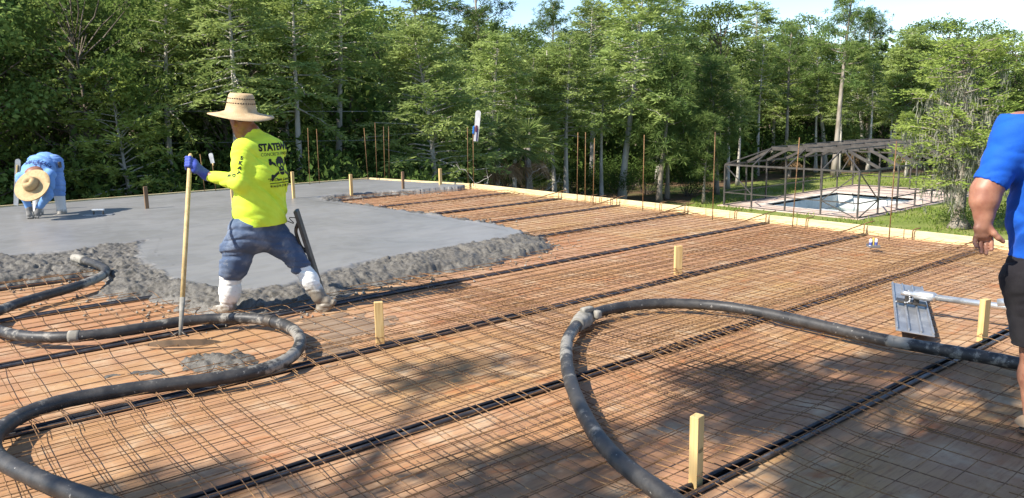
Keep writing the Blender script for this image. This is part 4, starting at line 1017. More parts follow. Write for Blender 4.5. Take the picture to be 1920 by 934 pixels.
def grid_mark(fn, x0, x1, y0, y1, st):
    xs_ = np.arange(x0, x1 + st, st); ys_ = np.arange(y0, y1 + st, st); A, B = np.meshgrid(xs_, ys_); ins = fn((A[:-1, :-1] + A[1:, 1:]) / 2, (B[:-1, :-1] + B[1:, 1:]) / 2)
    ii = np.arange(A.size).reshape(A.shape); q = np.stack([ii[:-1, :-1], ii[:-1, 1:], ii[1:, 1:], ii[1:, :-1]], -1)[ins]; return list(zip(A.ravel(), B.ravel())), [list(f) for f in q]
def skull(x, y):
    e = lambda cx, cy, rx, ry: ((x - cx) / rx) ** 2 + ((y - cy) / ry) ** 2 < 1
    def bone(a, b, r):
        a = np.array(a); b = np.array(b); d = b - a; t = np.clip(((x - a[0]) * d[0] + (y - a[1]) * d[1]) / (d @ d), 0, 1); return np.hypot(x - a[0] - t * d[0], y - a[1] - t * d[1]) < r
    head = e(0, .03, .042, .048) | ((abs(x) < .026) & (y > -.035) & (y < 0)) | e(0, -.04, .024, .022)
    holes = e(-.018, .012, .012, .013) | e(.018, .012, .012, .013) | ((abs(x) < .006) & (y > -.016) & (y < -.004)) | ((abs(y + .034) < .003) & (abs(x) < .022))
    bones = np.zeros(x.shape, bool)
    for s in (-1, 1):
        bones |= bone((-.085 * s, .04), (.085 * s, -.075), .0095)
        for (cx, cy, sx) in ((-.09 * s, .04, -s), (.09 * s, -.078, s)): bones |= e(cx, cy + .012, .013, .013) | e(cx + .004 * sx, cy - .010, .013, .013)
    near = e(0, .03, .050, .056) | e(0, -.035, .034, .032)
    return (head & ~holes) | (bones & ~near)
def bvh_of(o): return BVHTree.FromPolygons([o.matrix_basis @ v.co + Vector(o.parent.location) if False else v.co for v in o.data.vertices], [list(p.vertices) for p in o.data.polygons])
def folds(freq, amp, dirs, seed):
    A = np.array(dirs, float)
    def f(P):
        Q = P @ A.T * freq; n_ = noise3(Q, seed); m_ = noise3(Q * 2.1, seed + 1); return amp * (2.0 * np.clip(1 - 4.5 * np.abs(n_), 0, 1) + .9 * np.clip(1 - 4 * np.abs(m_), 0, 1) + .8 * n_ - .6)
    return f
def hatmesh(c, axis, front, prof, crown, warp, m, parent, name='hat'):
    pass

# ------------------------------------------------ the walking man in yellow
D0 = 6.2
def J(px, py, dd=0.0): return at(px, py, D0 + dd)
HD = -.82 * RH + .57 * FH; LT = -.57 * RH - .82 * FH
p1 = person('man in neon yellow shirt, jeans, white boots and straw hat walking with a come-along', gp(500, 586, 0))
hipL, hipR = J(463, 436, -.08), J(502, 436, .08)
kneeL, ankL = J(440, 496, -.05), J(428, 566, -.02); kneeR, ankR = J(549, 478, .06), J(597, 553, .03)
shL, shR = J(458, 284, -.12), J(513, 283, .13); elL, wrL = J(450, 340, -.20), J(386, 328, -.13)
elR, wrR = J(520, 352, .30), J(498, 405, .34)
belly, chest, upper = J(487, 398, 0), J(487, 330, 0), J(488, 280, .01)
b = SDF()
b.cone(J(484, 435, 0), belly, .14, .15, wide=(LT, 1.15)).cone(belly, chest, .15, .155, wide=(LT, 1.15)).cone(chest, upper, .155, .11, wide=(LT, 1.25)).cone(shL, shR, .07, .07)
b.cone(upper, J(472, 246, .0), .075, .060).chain([shL, elL, wrL], [.06, .045, .028]).chain([shR, elR, wrR, J(494, 424, .36)], [.06, .045, .03, .04])
b.chain([hipL, kneeL, ankL, J(425, 580, 0)], [.10, .062, .045, .045]).chain([hipR, kneeR, ankR], [.10, .058, .036])
hc = J(454, 228, .0); hu = unit(ZH + HD * .12); hs = LT; hf = unit(np.cross(hs, hu)); hf = hf if hf @ HD > 0 else -hf
AX = np.array([hs, hf, hu])
def hp(s, f, u): return hc + hs * s + hf * f + hu * u
b.ell(hp(0, 0, .02), (.078, .100, .115), AX, .02).cone(hp(0, .03, -.06), hp(0, .065, -.095), .055, .030, .03).cone(hp(0, .088, .012), hp(0, .112, -.028), .012, .017, .012)
b.ell(hp(.035, .078, .015), (.017, .010, .010), AX, .008, True).ell(hp(-.035, .078, .015), (.017, .010, .010), AX, .008, True)
b.cone(hp(.05, .086, .034), hp(.012, .098, .034), .009, .009, .012).cone(hp(-.05, .086, .034), hp(-.012, .098, .034), .009, .009, .012)
b.cone(hp(.022, .088, -.058), hp(-.022, .088, -.058), .010, .010, .010).cone(hp(.018, .086, -.074), hp(-.018, .086, -.074), .010, .010, .010)
for s in (-1, 1): b.ell(hp(s * .080, -.008, -.005), (.012, .022, .034), AX, .008)
put('body', b, .0075, SK, p1)
for s in (-1, 1): MB().lathe([(.0001, .010), (.006, .008), (.009, .003), (.010, -.004)], hp(s * .035, .074, .015), hf, 10).build('eye', simple('eye_white', (.6, .56, .5), rough=.3), p1, True)
hr = SDF(); hr.ell(hp(0, -.022, .035), (.079, .084, .088), AX).plane(hp(0, .045, 0), hf).plane(hp(0, 0, -.045), -hu); put('hair', hr, .007, HAIR, p1)
# glove gripping the handle
hb, ht = gp(338, 634, .05), J(357, 291, -.14); ha = unit(ht - hb)
grip = hb + ha * ((J(361, 314, -.13) - hb) @ ha)
g_ = SDF(); side = unit(wrL - grip); out_ = unit(np.cross(ha, side)); out_ = out_ if out_ @ FH < 0 else -out_
g_.chain([wrL + side * .02, wrL, grip + side * .040 + out_ * .012], [.036, .035, .038], .02).cone(grip + side * .030 + out_ * .018 + ha * .030, grip + side * .034 + out_ * .014 - ha * .034, .024, .024, .02)
for i, o_ in enumerate((.036, .013, -.010, -.032)):
    c0 = grip + ha * o_; g_.chain([c0 + side * .022 + out_ * .024, c0 - side * .014 + out_ * .027, c0 - side * .030 - out_ * .002, c0 - side * .012 - out_ * .028, c0 + side * .010 - out_ * .026], [.0125, .0125, .0115, .0115, .010], .006)
g_.chain([grip + side * .042 + ha * .02 + out_ * .01, grip + side * .022 + ha * .052 - out_ * .008, grip - side * .004 + ha * .060 - out_ * .016], [.016, .014, .012], .008)
put('glove', g_, .0045, GLOVE, p1)
g2 = SDF(); g2.chain([wrR, J(495, 418, .36), J(493, 430, .37)], [.036, .040, .030], .02)
for i in range(4): q0 = J(493, 428, .34 + .018 * i); g2.chain([q0, q0 - ZH * .035 + HD * .012, q0 - ZH * .055 - HD * .005], [.012, .011, .010], .006)
g2.chain([J(494, 418, .34), J(490, 428, .32), J(489, 436, .32)], [.014, .013, .011], .008); put('glove', g2, .006, GLOVE, p1)
# shirt
s_ = SDF(); hem = J(488, 421, 0)
s_.cone(hem - ZH * .03, belly, .178, .172, wide=(LT, 1.16)).cone(belly, chest, .172, .174, .05, wide=(LT, 1.16)).cone(chest, upper, .176, .125, .05, wide=(LT, 1.25)).cone(shL, shR, .088, .088, .05)
s_.cone(upper, J(474, 250, .0), .10, .066, .03).chain([shL, elL], [.088, .070], .04).cone(elL, wrL - side * -.015, .068, .040, .03).chain([shR, elR, wrR], [.085, .066, .042], .03)
fA = folds(7.5, .0055, [[.75, .25, .75], [.12, -.2, .1], [.1, .25, -.12]], 61); fB = folds(13, .0032, [[.6, .6, 1.0], [.15, -.2, .1], [.1, .2, -.12]], 65)
zc = hem[2]
s_.wr = lambda P: fA(P) * np.clip(1.25 - (P[..., 2] - zc) * .8, .35, 1.2) + fB(P)
hn = unit(-ZH + RH * .03); s_.plane(hem, hn).plane(J(480, 247, 0), unit(ZH + HD * .9)).plane(wrL - side * -.006 + (grip - wrL) * .02, -side)
shirt = put('shirt', s_, .0075, HIVIZ, p1)
# hide the closed ends: the neck, wrist and hem openings are where the body passes through
j_ = SDF(); j_.cone(hipL, hipR, .135, .138, .05).cone(J(484, 418, 0), J(484, 440, 0), .158, .150, .05, wide=(LT, 1.1))
j_.chain([hipL + RH * .02, J(447, 468, -.05), kneeL + ZH * .0, J(433, 514, -.04)], [.130, .122, .098, .083], .05).chain([hipR, J(528, 458, .06), kneeR, J(562, 494, .05)], [.130, .108, .088, .086], .05)
fC = folds(11, .0050, [[.2, .25, 1.2], [.16, -.12, .05], [.05, .14, -.08]], 71); fD = folds(22, .0018, [[.5, .3, 1.0], [.18, -.15, .08], [.05, .15, -.1]], 75)
kz = kneeL[2]
j_.wr = lambda P: fC(P) * np.clip(1.7 - (P[..., 2] - kz) * 2.2, .5, 2.0) + fD(P)
j_.plane(J(433, 513, -.04), unit(J(430, 560, 0) - J(440, 480, 0)) if False else np.array([0, 0, -1.0])) if False else None
jeans = put('jeans', j_, .0075, DENIM, p1)
MB().beam(J(452, 428, -.19), J(492, 432, -.13), .004, .004).build('pocket_stitch', simple('pale_stitching', (.4, .38, .34), rough=.9), p1)
MUD = (.20, .17, .13)
bt = SDF(); bt.chain([J(434, 506, -.04), J(431, 545, -.03), J(428, 572, -.02)], [.086, .078, .062], .03).chain([J(431, 581, -.02), J(402, 583, .06)], [.050, .044], .03); bt.wr = folds(14, .003, [[.2, .2, 1.5], [.5, .5, .2], [.4, -.4, .3]], 81); bt.plane(gp(428, 590, .0) * [1, 1, 0] + ZH * .012, -ZH); bt.plane(J(434, 502, -.04), ZH)
put('boot', bt, .0065, boot_mat('white_boot_front', .05, .12, (.80, .78, .72), MUD), p1)
br_ = SDF(); br_.chain([J(564, 498, .05), J(580, 524, .04), J(598, 556, .03)], [.068, .068, .058], .03).chain([J(614, 566, .03), J(606, 576, .03), J(596, 588, .02)], [.050, .047, .036], .025).cone(J(626, 566, .03), J(604, 592, .02), .022, .020, .015, wide=(FH, 2.0)); br_.wr = folds(14, .003, [[.2, .2, 1.5], [.5, .5, .2], [.4, -.4, .3]], 83); br_.plane(J(561, 492, .05) + unit(J(561, 492, .05) - J(598, 556, .03)) * .02, unit(J(561, 492, .05) - J(598, 556, .03)))
put('boot', br_, .0065, boot_mat('white_boot_rear', .17, .25, (.84, .83, .78), MUD), p1)
# straw hat
hatc = J(452, 213, .0); hatax = unit(ZH - HD * -.02 + RH * -.02)
def hatwarp(r, a): return np.where(r > .11, (r - .11) * (-.18 + .10 * np.cos(2 * a)), 0 * a)
hm = MB(); prof = [(.242, -.004), (.240, .004), (.20, .006), (.15, .010), (.118, .018), (.108, .055), (.100, .100), (.092, .134), (.080, .150), (.06, .148), (.03, .142), (.001, .140)]
hat_ax = unit(ZH + .10 * RH * -1 * -1 * .9); hat_ax = unit(ZH + RH * .09 - FH * .02)
hm.lathe(prof, hatc, hat_ax, 48, False, hatwarp); hm.lathe([(.242, -.004), (.20, -.002), (.15, .001), (.10, .008), (.001, .06)], hatc, hat_ax, 48, False, hatwarp)
hat = hm.build('hat', STRAW, p1, True)
xq = unit(np.cross(hat_ax, [0.13, .97, .2])); yq = np.cross(hat_ax, xq)
for row, (r_, h_) in enumerate(((.1045, .078), (.0975, .112))):
    vh = MB()
    for i in range(34):
        a = i / 34 * 6.2832 + row * .09; n_ = math.cos(a) * xq + math.sin(a) * yq; vh.box(hatc + n_ * r_ + hat_ax * h_, (.003, .010, .008), np.array([n_, np.cross(hat_ax, n_), hat_ax]))
    vo = vh.build('weave_band', HOLE, hat); vo.location = (0, 0, 0)
# lettering on the back and the sleeve
bv = BVHTree.FromObject(shirt, bpy.context.evaluated_depsgraph_get()) if False else bvh_of(shirt)
BK = unit(-HD * .75 - LT * -.35); 
nb_ = unit(RH * .62 - FH * .78); exb = unit(np.cross(ZH, nb_)); exb = exb if exb @ RH > 0 else -exb
def onback(px, py): return J(px, py, 0)
put_ = lambda txt, size, px, py, **k: shrink_text(txt, size, onback(px, py), exb, ZH * 1.0 - exb * .02, -nb_, bv, INK, 'lettering', shirt, **k)
def fix(o):
    if o: o.location = (0, 0, 0)
fix(put_('STATEWIDE', .072, 524, 281, cond=.92, bold=.0035)); fix(put_('CONCRETE FINISHING', .034, 524, 291, cond=.95))
Pm, Fm = grid_mark(skull, -.11, .11, -.10, .09, .004); fix(drop([(x * 1.0, y * 1.0) for x, y in Pm], Fm, onback(523, 312), exb, ZH, -nb_, bv, INK, 'skull_emblem', shirt))
fix(put_('"To Chase Landscape"', .030, 525, 337, italic=.3, bold=.0006)); fix(put_('914-519-1116 54:24', .028, 526, 349, bold=.0006))
Pm, Fm = grid_mark(lambda x, y: np.abs(y) < .002, -.12, .12, -.003, .003, .003); fix(drop(Pm, Fm, onback(526, 341), exb, ZH, -nb_, bv, INK, 'print_rule', shirt))
nS = unit(-FH - RH * .15)
for i, (ch, px, py, ro) in enumerate((('S', 455, 299, -8), ('K', 454, 308, -12), ('A', 453, 317, -25), ('T', 450, 325, -50), ('D', 441, 329, -82), ('E', 430, 329, -85))):
    e1 = RH * math.cos(rad(ro)) + ZH * math.sin(rad(ro)); e2 = -RH * math.sin(rad(ro)) + ZH * math.cos(rad(ro))
    fix(shrink_text(ch, .036, J(px, py, -.2), e1, e2, -nS, bv, INK, 'sleeve_letter', shirt, bold=.002))
# ------------------------------------------------ the come-along he holds
ca = thing('come_along', 'concrete come-along with long wooden handle and wide muddy blade held by the man in yellow', 'tool', hb)
t0 = hb + ha * .28
MB().tube(np.array([t0, (t0 + ht) / 2, ht - ha * .004, ht + ha * .012]), [.0165, .0175, .0165, .009], 12).build('handle', M['handle'], ca, True)
MB().tube(np.array([hb + ha * .02, hb + ha * .12, t0 + ha * .01]), [.013, .0145, .0185], 10).build('ferrule', M['cement'], ca, True)
bl, brr = gp(270, 646, .035), gp(414, 640, .045)
cb_ = MB(); nseg = 14; Vb = []
for i in range(nseg + 1):
    u = i / nseg; c = bl + (brr - bl) * u; hh = .030 * (1 - abs(2 * u - 1) ** 3.0) + .010; bow = FH * -.03 * (1 - (2 * u - 1) ** 2)
    for dz, dy in ((-.012 * (1 - abs(2 * u - 1) ** 4) - .004, -.004), (hh - .010, .0)):
        for th_ in (0, .004): Vb.append(c + bow + ZH * dz + FH * (dy + th_))
Fb = []
for i in range(nseg):
    o = i * 4; n4 = o + 4
    Fb += [(o, n4, n4 + 2, o + 2), (o + 1, o + 3, n4 + 3, n4 + 1), (o + 2, n4 + 2, n4 + 3, o + 3), (o, o + 1, n4 + 1, n4)]
Fb += [(0, 2, 3, 1), (nseg * 4, nseg * 4 + 1, nseg * 4 + 3, nseg * 4 + 2)]
cb_.add(Vb, Fb).build('blade', M['blade'], ca)
fk = MB()
for s in (-1, 1): fk.tube(np.array([hb + ha * .05, hb + RH * s * .03 + ZH * .03, hb + RH * s * .062 + ZH * .012]), .006, 6)
fk.build('fork', M['dark_steel'], ca, True)

# ------------------------------------------------ the man bent over at the far left
D0 = 11.66
p2 = person('man in light blue shirt and tan straw hat bending over the wet concrete', gp(95, 404, ZS))
hL, hR = J(70, 308, .38), J(100, 308, .36)
kL, aL = J(72, 352, .22), J(72, 398, .25); kR, aR = J(108, 350, .32), J(116, 396, .34)
sL, sR = J(43, 334, -.12), J(92, 330, -.06)
eL, wL = J(46, 366, -.16), J(54, 391, -.14); eR, wR = J(90, 366, -.12), J(73, 390, -.10)
b = SDF(); b.cone(hL, hR, .10, .10).cone(J(85, 306, .36), J(72, 320, .05), .13, .14, wide=(RH, 1.15)).cone(J(72, 320, .05), J(66, 328, -.1), .14, .12, wide=(RH, 1.2)).cone(sL, sR, .07, .07)
b.cone(J(66, 332, -.1), J(60, 345, -.22), .07, .058).ell(J(59, 352, -.30), (.085, .10, .10)).cone(J(58, 362, -.30), J(58, 368, -.27), .05, .035)
b.cone(J(59, 357, -.39), J(59, 360, -.41), .014, .012, .012)
b.chain([sL, eL, wL], [.06, .045, .03]).chain([sR, eR, wR], [.06, .045, .03]).chain([hL, kL, aL], [.10, .065, .05]).chain([hR, kR, aR], [.10, .065, .05])
put('body', b, .010, SK, p2)
s_ = SDF(); s_.cone(J(85, 305, .38), J(72, 320, .05), .158, .165, .06, wide=(RH, 1.16)).cone(J(72, 320, .05), J(66, 330, -.1), .165, .125, .06, wide=(RH, 1.25)).cone(sL, sR, .088, .088, .05)
s_.chain([sL, eL, wL], [.085, .064, .044], .04).chain([sR, eR, wR], [.088, .066, .044], .04); s_.wr = folds(9, .009, [[.75, .25, .75], [.12, -.2, .1], [.1, .25, -.12]], 91)
sh2 = put('shirt', s_, .010, PALEBLUE, p2)
j_ = SDF(); j_.cone(hL, hR, .135, .135, .05).chain([hL, kL, J(71, 362, .23)], [.13, .10, .085], .04).chain([hR, kR, J(111, 362, .33)], [.13, .10, .085], .04); j_.wr = folds(12, .007, [[.2, .25, 1.2], [.16, -.12, .05], [.05, .14, -.08]], 95)
put('jeans', j_, .010, PALEDENIM, p2)
for K, A, dx in ((J(71, 358, .23), aL, 6), (J(110, 358, .33), aR, 2)):
    bt = SDF(); bt.chain([K, A, A - ZH * .05], [.080, .062, .055], .03).cone(A - ZH * .07, A - ZH * .075 - FH * .16 - RH * .02, .05, .042); bt.plane((0, 0, ZS - .02), -ZH)
    put('boot', bt, .009, boot_mat('white_boot_far', ZS + .02, ZS + .10, (.62, .62, .60), (.24, .22, .19)), p2)
for w, tip in ((wL, J(57, 408, -.16)), (wR, J(68, 406, -.14))):
    g_ = SDF(); d = unit(tip - w); sd2 = unit(np.cross(d, FH)); pm = w + d * .085
    g_.chain([w - d * .03, w, pm], [.040, .036, .040], .02, wide=(sd2, 1.15))
    for i in range(4): a0 = pm + sd2 * (.034 - .022 * i); g_.chain([a0, a0 + d * .045 - FH * .01, a0 + d * (.072 - .006 * abs(i - 1.4)) + FH * .012], [.013, .012, .010], .005)
    g_.chain([w + d * .03 + sd2 * .03, w + d * .075 + sd2 * .055, w + d * .105 + sd2 * .055], [.016, .014, .012], .008); put('glove', g_, .006, GREYG, p2)
hc2 = J(60, 347, -.40); ax2 = unit(-FH * .82 + ZH * .57 - RH * .06)
hm = MB(); hm.lathe([(.250, -.002), (.248, .006), (.19, .0), (.15, .004), (.112, .010), (.104, .05), (.092, .09), (.074, .115), (.045, .118), (.02, .112), (.001, .110)], hc2, ax2, 48, False, lambda r, a: np.where(r > .12, -.10 * (r - .12) + .06 * (r - .12) * np.cos(2 * a + .4), 0 * a) - np.where(r < .08, .028 * np.exp(-(np.sin(a) * r / .02) ** 2) * (1 - r / .08), 0 * a))
hm.lathe([(.250, -.002), (.15, -.004), (.10, .002), (.001, .03)], hc2, ax2, 48, False); hat2 = hm.build('hat', TANSTRAW, p2, True)
bn = MB().lathe([(.1145, .012), (.1105, .036)], hc2, ax2, 40, False).build('hat_band', simple('brown_band', (.28, .19, .10), rough=.8), hat2, True); bn.location = (0, 0, 0)
bv = bvh_of(sh2); nn2 = unit(-FH * .8 + ZH * .6)
e2 = unit(np.cross(nn2, RH)); e2 = -e2 if e2 @ ZH > 0 else e2
for txt, sz, px, py in (('321-172-1961', .075, 78, 303), ('CONCRETE, INC', .055, 78, 309), ('J. L', .075, 78, 316)):
    fix(shrink_text(txt, sz, J(px, py, 0), -RH, e2, -nn2, bv, INKB, 'lettering', sh2, bold=.002))
pk = MB().box(J(112, 309, .25), (.03, .06, .09), np.array([RH, FH, ZH]), .012).build('tool_pouch', M['dark_steel'], p2)

# ------------------------------------------------ the man at the right edge
D0 = 3.62
p3 = person('man in royal blue T-shirt and black shorts at the right edge', gp(1985, 830, 0))
cx = 1990
sL, sR = J(1912, 247, 0), J(2072, 247, .04); eL, wL = J(1849, 358, -.02), J(1845, 418, -.05); eR, wR = J(2115, 365, .05), J(2110, 440, -.08)
b = SDF(); b.cone(J(cx, 500, 0), J(cx, 400, 0), .145, .16, .05, wide=(RH, 1.2)).cone(J(cx, 400, 0), J(cx, 300, 0), .16, .155, .05, wide=(RH, 1.25)).cone(J(cx, 300, 0), J(cx, 250, 0), .15, .10, .05, wide=(RH, 1.35)).cone(sL, sR, .085, .085, .05)
b.cone(J(cx, 250, 0), J(cx, 195, .02), .075, .065).ell(J(cx, 150, .03), (.078, .10, .12)).cone(J(cx, 178, .06), J(cx, 190, .09), .055, .032).cone(J(cx, 148, .13), J(cx, 160, .145), .012, .016, .012)
for s in (-1, 1): b.ell(J(cx, 152, .02) + RH * s * .08, (.012, .02, .034), None, .008)
b.chain([sL, eL], [.080, .062], .03).chain([eL, J(1846, 378, -.03), J(1845, 405, -.04), J(1844, 419, -.05)], [.058, .055, .037, .029], .02, wide=(RH, 1.08)).chain([sR, eR, wR], [.08, .06, .036], .03)
hpL, hpR = J(1952, 520, 0), J(2030, 520, 0)
b.chain([hpL, J(1944, 655, .02), J(1940, 705, .03), J(1940, 795, .02)], [.115, .064, .066, .042], .03).chain([hpR, J(2038, 655, .02), J(2040, 705, .03), J(2042, 795, .02)], [.115, .064, .066, .042], .03)
for x in (1940, 2042): b.cone(J(x, 808, .0), J(x + 4, 822, .18), .045, .035)
# left hand: palm to the back, fingers loosely curled, thumb toward the body
pc = J(1842, 432, -.06)
b.cone(J(1844, 420, -.05), J(1843, 428, -.055), .020, .020, .015, wide=(RH, 1.7)).cone(J(1843, 428, -.055), J(1843, 442, -.055), .019, .017, .012, wide=(RH, 2.15))
for i, (x0, x1, x2, y1, y2) in enumerate(((1828, 1828, 1831, 455, 463), (1838, 1838, 1840, 463, 474), (1848, 1848.5, 1849, 464, 476), (1858, 1859, 1859, 458, 468))):
    b.chain([J(x0 * .85 + 1843 * .15, 443, -.055), J((x0 + x1) / 2, (440 + y1) / 2 + 1, -.045), J(x1, y1, -.060), J(x2, y2, -.085)], [.0112, .0108, .0102, .0088], .0015)
b.chain([J(1852, 425, -.06), J(1864, 438, -.08), J(1872, 446, -.085), J(1881, 453, -.085)], [.017, .0135, .0120, .0100], .008)
put('body', b, .006, SK2, p3)
s_ = SDF(); s_.cone(J(cx, 492, 0), J(cx, 400, 0), .198, .196, .05, wide=(RH, 1.10)).cone(J(cx, 400, 0), J(cx, 300, 0), .196, .178, .05, wide=(RH, 1.16)).cone(J(cx, 300, 0), J(cx, 250, 0), .175, .11, .05, wide=(RH, 1.4)).cone(sL, sR, .100, .100, .05)
s_.cone(J(cx, 250, 0), J(cx, 215, 0), .10, .075)
d = unit(eL - sL); s_.cone(sL, sL + d * .30, .100, .078, .04); d2 = unit(eR - sR); s_.cone(sR, sR + d2 * .30, .10, .078, .04)
fE = folds(6.5, .007, [[.7, .3, .75], [.12, -.2, .1], [.1, .25, -.12]], 111); s_.wr = lambda P: fE(P) + .4 * folds(15, .006, [[.6, .6, 1.0], [.15, -.2, .1], [.1, .2, -.12]], 115)(P)
s_.plane(J(cx, 482, 0), -ZH).plane(J(cx, 212, 0), ZH).plane(sL + d * .292, d * 0 + unit(d + .0 * RH)) if False else s_.plane(J(cx, 482, 0), -ZH).plane(J(cx, 212, 0), ZH)
class Sleeve: pass
_ev = s_.ev
def ev2(P):
    v = _ev(P)
    for S, d_ in ((sL, d), (sR, d2)):
        w = (P - S) @ d_ - .262; near = np.linalg.norm(P - S - ((P - S) @ d_)[..., None] * d_, axis=-1) < .125
        outb = ((P - J(cx, 330, 0)) @ RH) * (1 if S is sR else -1) > .235
        v = np.where(near & outb, np.maximum(v, w), v)
    return v
s_.ev = ev2
put('shirt', s_, .008, ROYAL, p3)
j_ = SDF(); j_.cone(J(1960, 505, 0), J(2020, 505, 0), .165, .165, .05).chain([J(1948, 520, 0), J(1946, 640, .01)], [.155, .118], .03).chain([J(2034, 520, 0), J(2036, 640, .01)], [.155, .118], .03); j_.wr = folds(9, .007, [[.2, .25, 1.0], [.16, -.12, .05], [.05, .14, -.08]], 121); j_.plane(J(cx, 648, 0), -ZH)
put('shorts', j_, .008, BLACKC, p3)
for x in (1925, 2044):
    sh_ = SDF(); sh_.cone(J(x, 800, .03), J(x, 812, 0.02), .056, .058, .02).cone(J(x - 4, 815, 0), J(x - 4, 826, .17), .052, .046, .02); sh_.plane((0, 0, .045), -ZH); put('shoe', sh_, .006, SHOE, p3)
    so_ = SDF(); so_.cone(J(x, 822, 0), J(x - 4, 826, .17), .060, .054, .02); so_.plane((0, 0, .020), -ZH).plane((0, 0, .045), ZH); put('shoe_sole', so_, .006, SOLE, p3)
hr = SDF(); hr.ell(J(cx, 146, .02), (.084, .10, .118)).plane(J(cx, 160, .09), FH).plane(J(cx, 180, 0), -ZH); put('hair', hr, .008, HAIR, p3)
# ================================================================== OBJECTS ON THE DECK
# ---- stakes
def stake(bx, by, topy, z0, label, m='stake', w=.038, d=.062, rot=0.0, lean=0.0):
    P = gp(bx, by, z0); h = zat(bx + lean, topy, P); a = rot; A = np.array([[math.cos(a), math.sin(a), 0], [-math.sin(a), math.cos(a), 0], [0, 0, 1]])
    b = MB().box(((P[0], P[1], h / 2 - .01)), (d, w, h + .02), A, .003)
    o = b.build('wooden_stake', M[m]); tag(o, label, 'stake', 'wooden screed stakes standing on the deck'); return o, P, h
fs, FP, fh_ = stake(1304, 912, 779, 0, 'nearest pale wooden stake with small stamped digits beside the black joist gap', w=.040, d=.052, rot=.15)
stake(713, 644, 566, 0, 'pale wooden stake standing in the open between the two hoses', w=.04, d=.058, rot=-.45)
stake(1271, 514, 461, 0, 'pale wooden stake in the middle of the mesh beyond the right hose', w=.04, d=.07, rot=-.5)
stake(1841, 640, 561, 0, 'pale wooden stake in front of the bull float pole', w=.04, d=.06, rot=-.2)
stake(551, 372, 322, ZS, 'light stake in the smooth slab close behind the yellow shirt', w=.04, d=.045)
stake(436.5, 380, 346, ZS, 'thin stake in the slab seen under the outstretched yellow sleeve', w=.035, d=.04)
stake(659, 362, 327, ZS, 'light stake in the slab right of the hanging palm', w=.04, d=.05)
stake(756, 354, 322, ZS, 'reddish stake at the far slab below the light green cypress', 'stake_dark', w=.035, d=.045)
stake(826, 346, 316, ZS, 'light stake near the far corner by the rough concrete edge', w=.04, d=.055)
stake(276, 391, 350, ZS, 'dark brown stake in the slab right of the bent man', 'stake_dark', w=.04, d=.055, lean=-5)
cu = bpy.data.curves.new('digits', 'FONT'); cu.body = '488'; cu.size = .026; ob = bpy.data.objects.new('digits', cu); COL.objects.link(ob)
dgm = ob.evaluated_get(bpy.context.evaluated_depsgraph_get()).to_mesh(); vv = [np.array(v.co) for v in dgm.vertices]; ff = [list(p.vertices) for p in dgm.polygons]
COL.objects.unlink(ob); bpy.data.objects.remove(ob)
ca_, sa_ = math.cos(.15), math.sin(.15); fx = np.array([ca_, sa_, 0]); fy = np.array([-sa_, ca_, 0])
link('stamped_digits', mesh_np('stamped_digits', [np.array([FP[0], FP[1], fh_ * .5]) - fy * .0215 + fx * (v[0] - .022) + ZH * v[1] for v in vv], ff, [simple('faded_stamp', (.22, .15, .07), rough=.9)]), fs)

# ---- reinforcing bars standing along the edge
def bar(bx, by, tx, ty, z0, label, r=.0062):
    a = gp(bx, by, z0); D = (a - CAM) @ FH; t_ = at(tx, ty, D)
    return tag(MB().tube(np.array([a - ZH * .03, (a + t_) / 2, t_]), r, 7).build('vertical_rebar', M['rust'], None, True), label, 'rebar', 'rusty bars standing along the deck edge')
RB = [(1082, 377, 1083.6, 248, 'left bar of the trio of upright bars at the right form board'), (1097, 379, 1098, 248, 'middle bar of the trio of upright bars at the right form board'), (1112, 382, 1114.7, 259, 'shorter right bar of the trio of upright bars at the right form board'),
      (1205, 392, 1208, 253, 'upright rusty bar in front of the forked pine trunk'), (1336, 409, 1341, 247.5, 'upright rusty bar beside the smallest young pine'), (1486, 420.5, 1499, 258, 'upright rusty bar in front of the middle of the pool cage'), (1667, 446, 1681, 264, 'upright rusty bar in front of the nearest pool cage post')]
for r_ in RB: bar(*r_[:4], 0.03, r_[4])
RB2 = [(877.6, 345, 876.5, 238, 'upright bar just left of the hung darby float'), (888, 346.5, 887, 250, 'upright bar that carries the hung darby float'), (729.7, 335, 728.6, 237, 'rightmost bar of the group at the far slab corner'), (721.6, 335.5, 719, 237, 'third bar of the group at the far slab corner'), (707, 336, 703, 230, 'tallest bar of the group at the far slab corner'),
       (690, 337, 682.5, 240, 'leaning bar in front of the hanging yellow palm'), (599, 344, 593.5, 242, 'right bar of the pair right of the yellow shirt'), (581, 346, 577, 240, 'left bar of the pair right of the yellow shirt'), (384.5, 359.5, 375, 289, 'thin leaning bar between the blue glove and the hung trowel'), (405, 358.5, 398, 306, 'short thin bar that carries the hung trowel')]
for r_ in RB2: bar(*r_[:4], ZS, r_[4], .006)
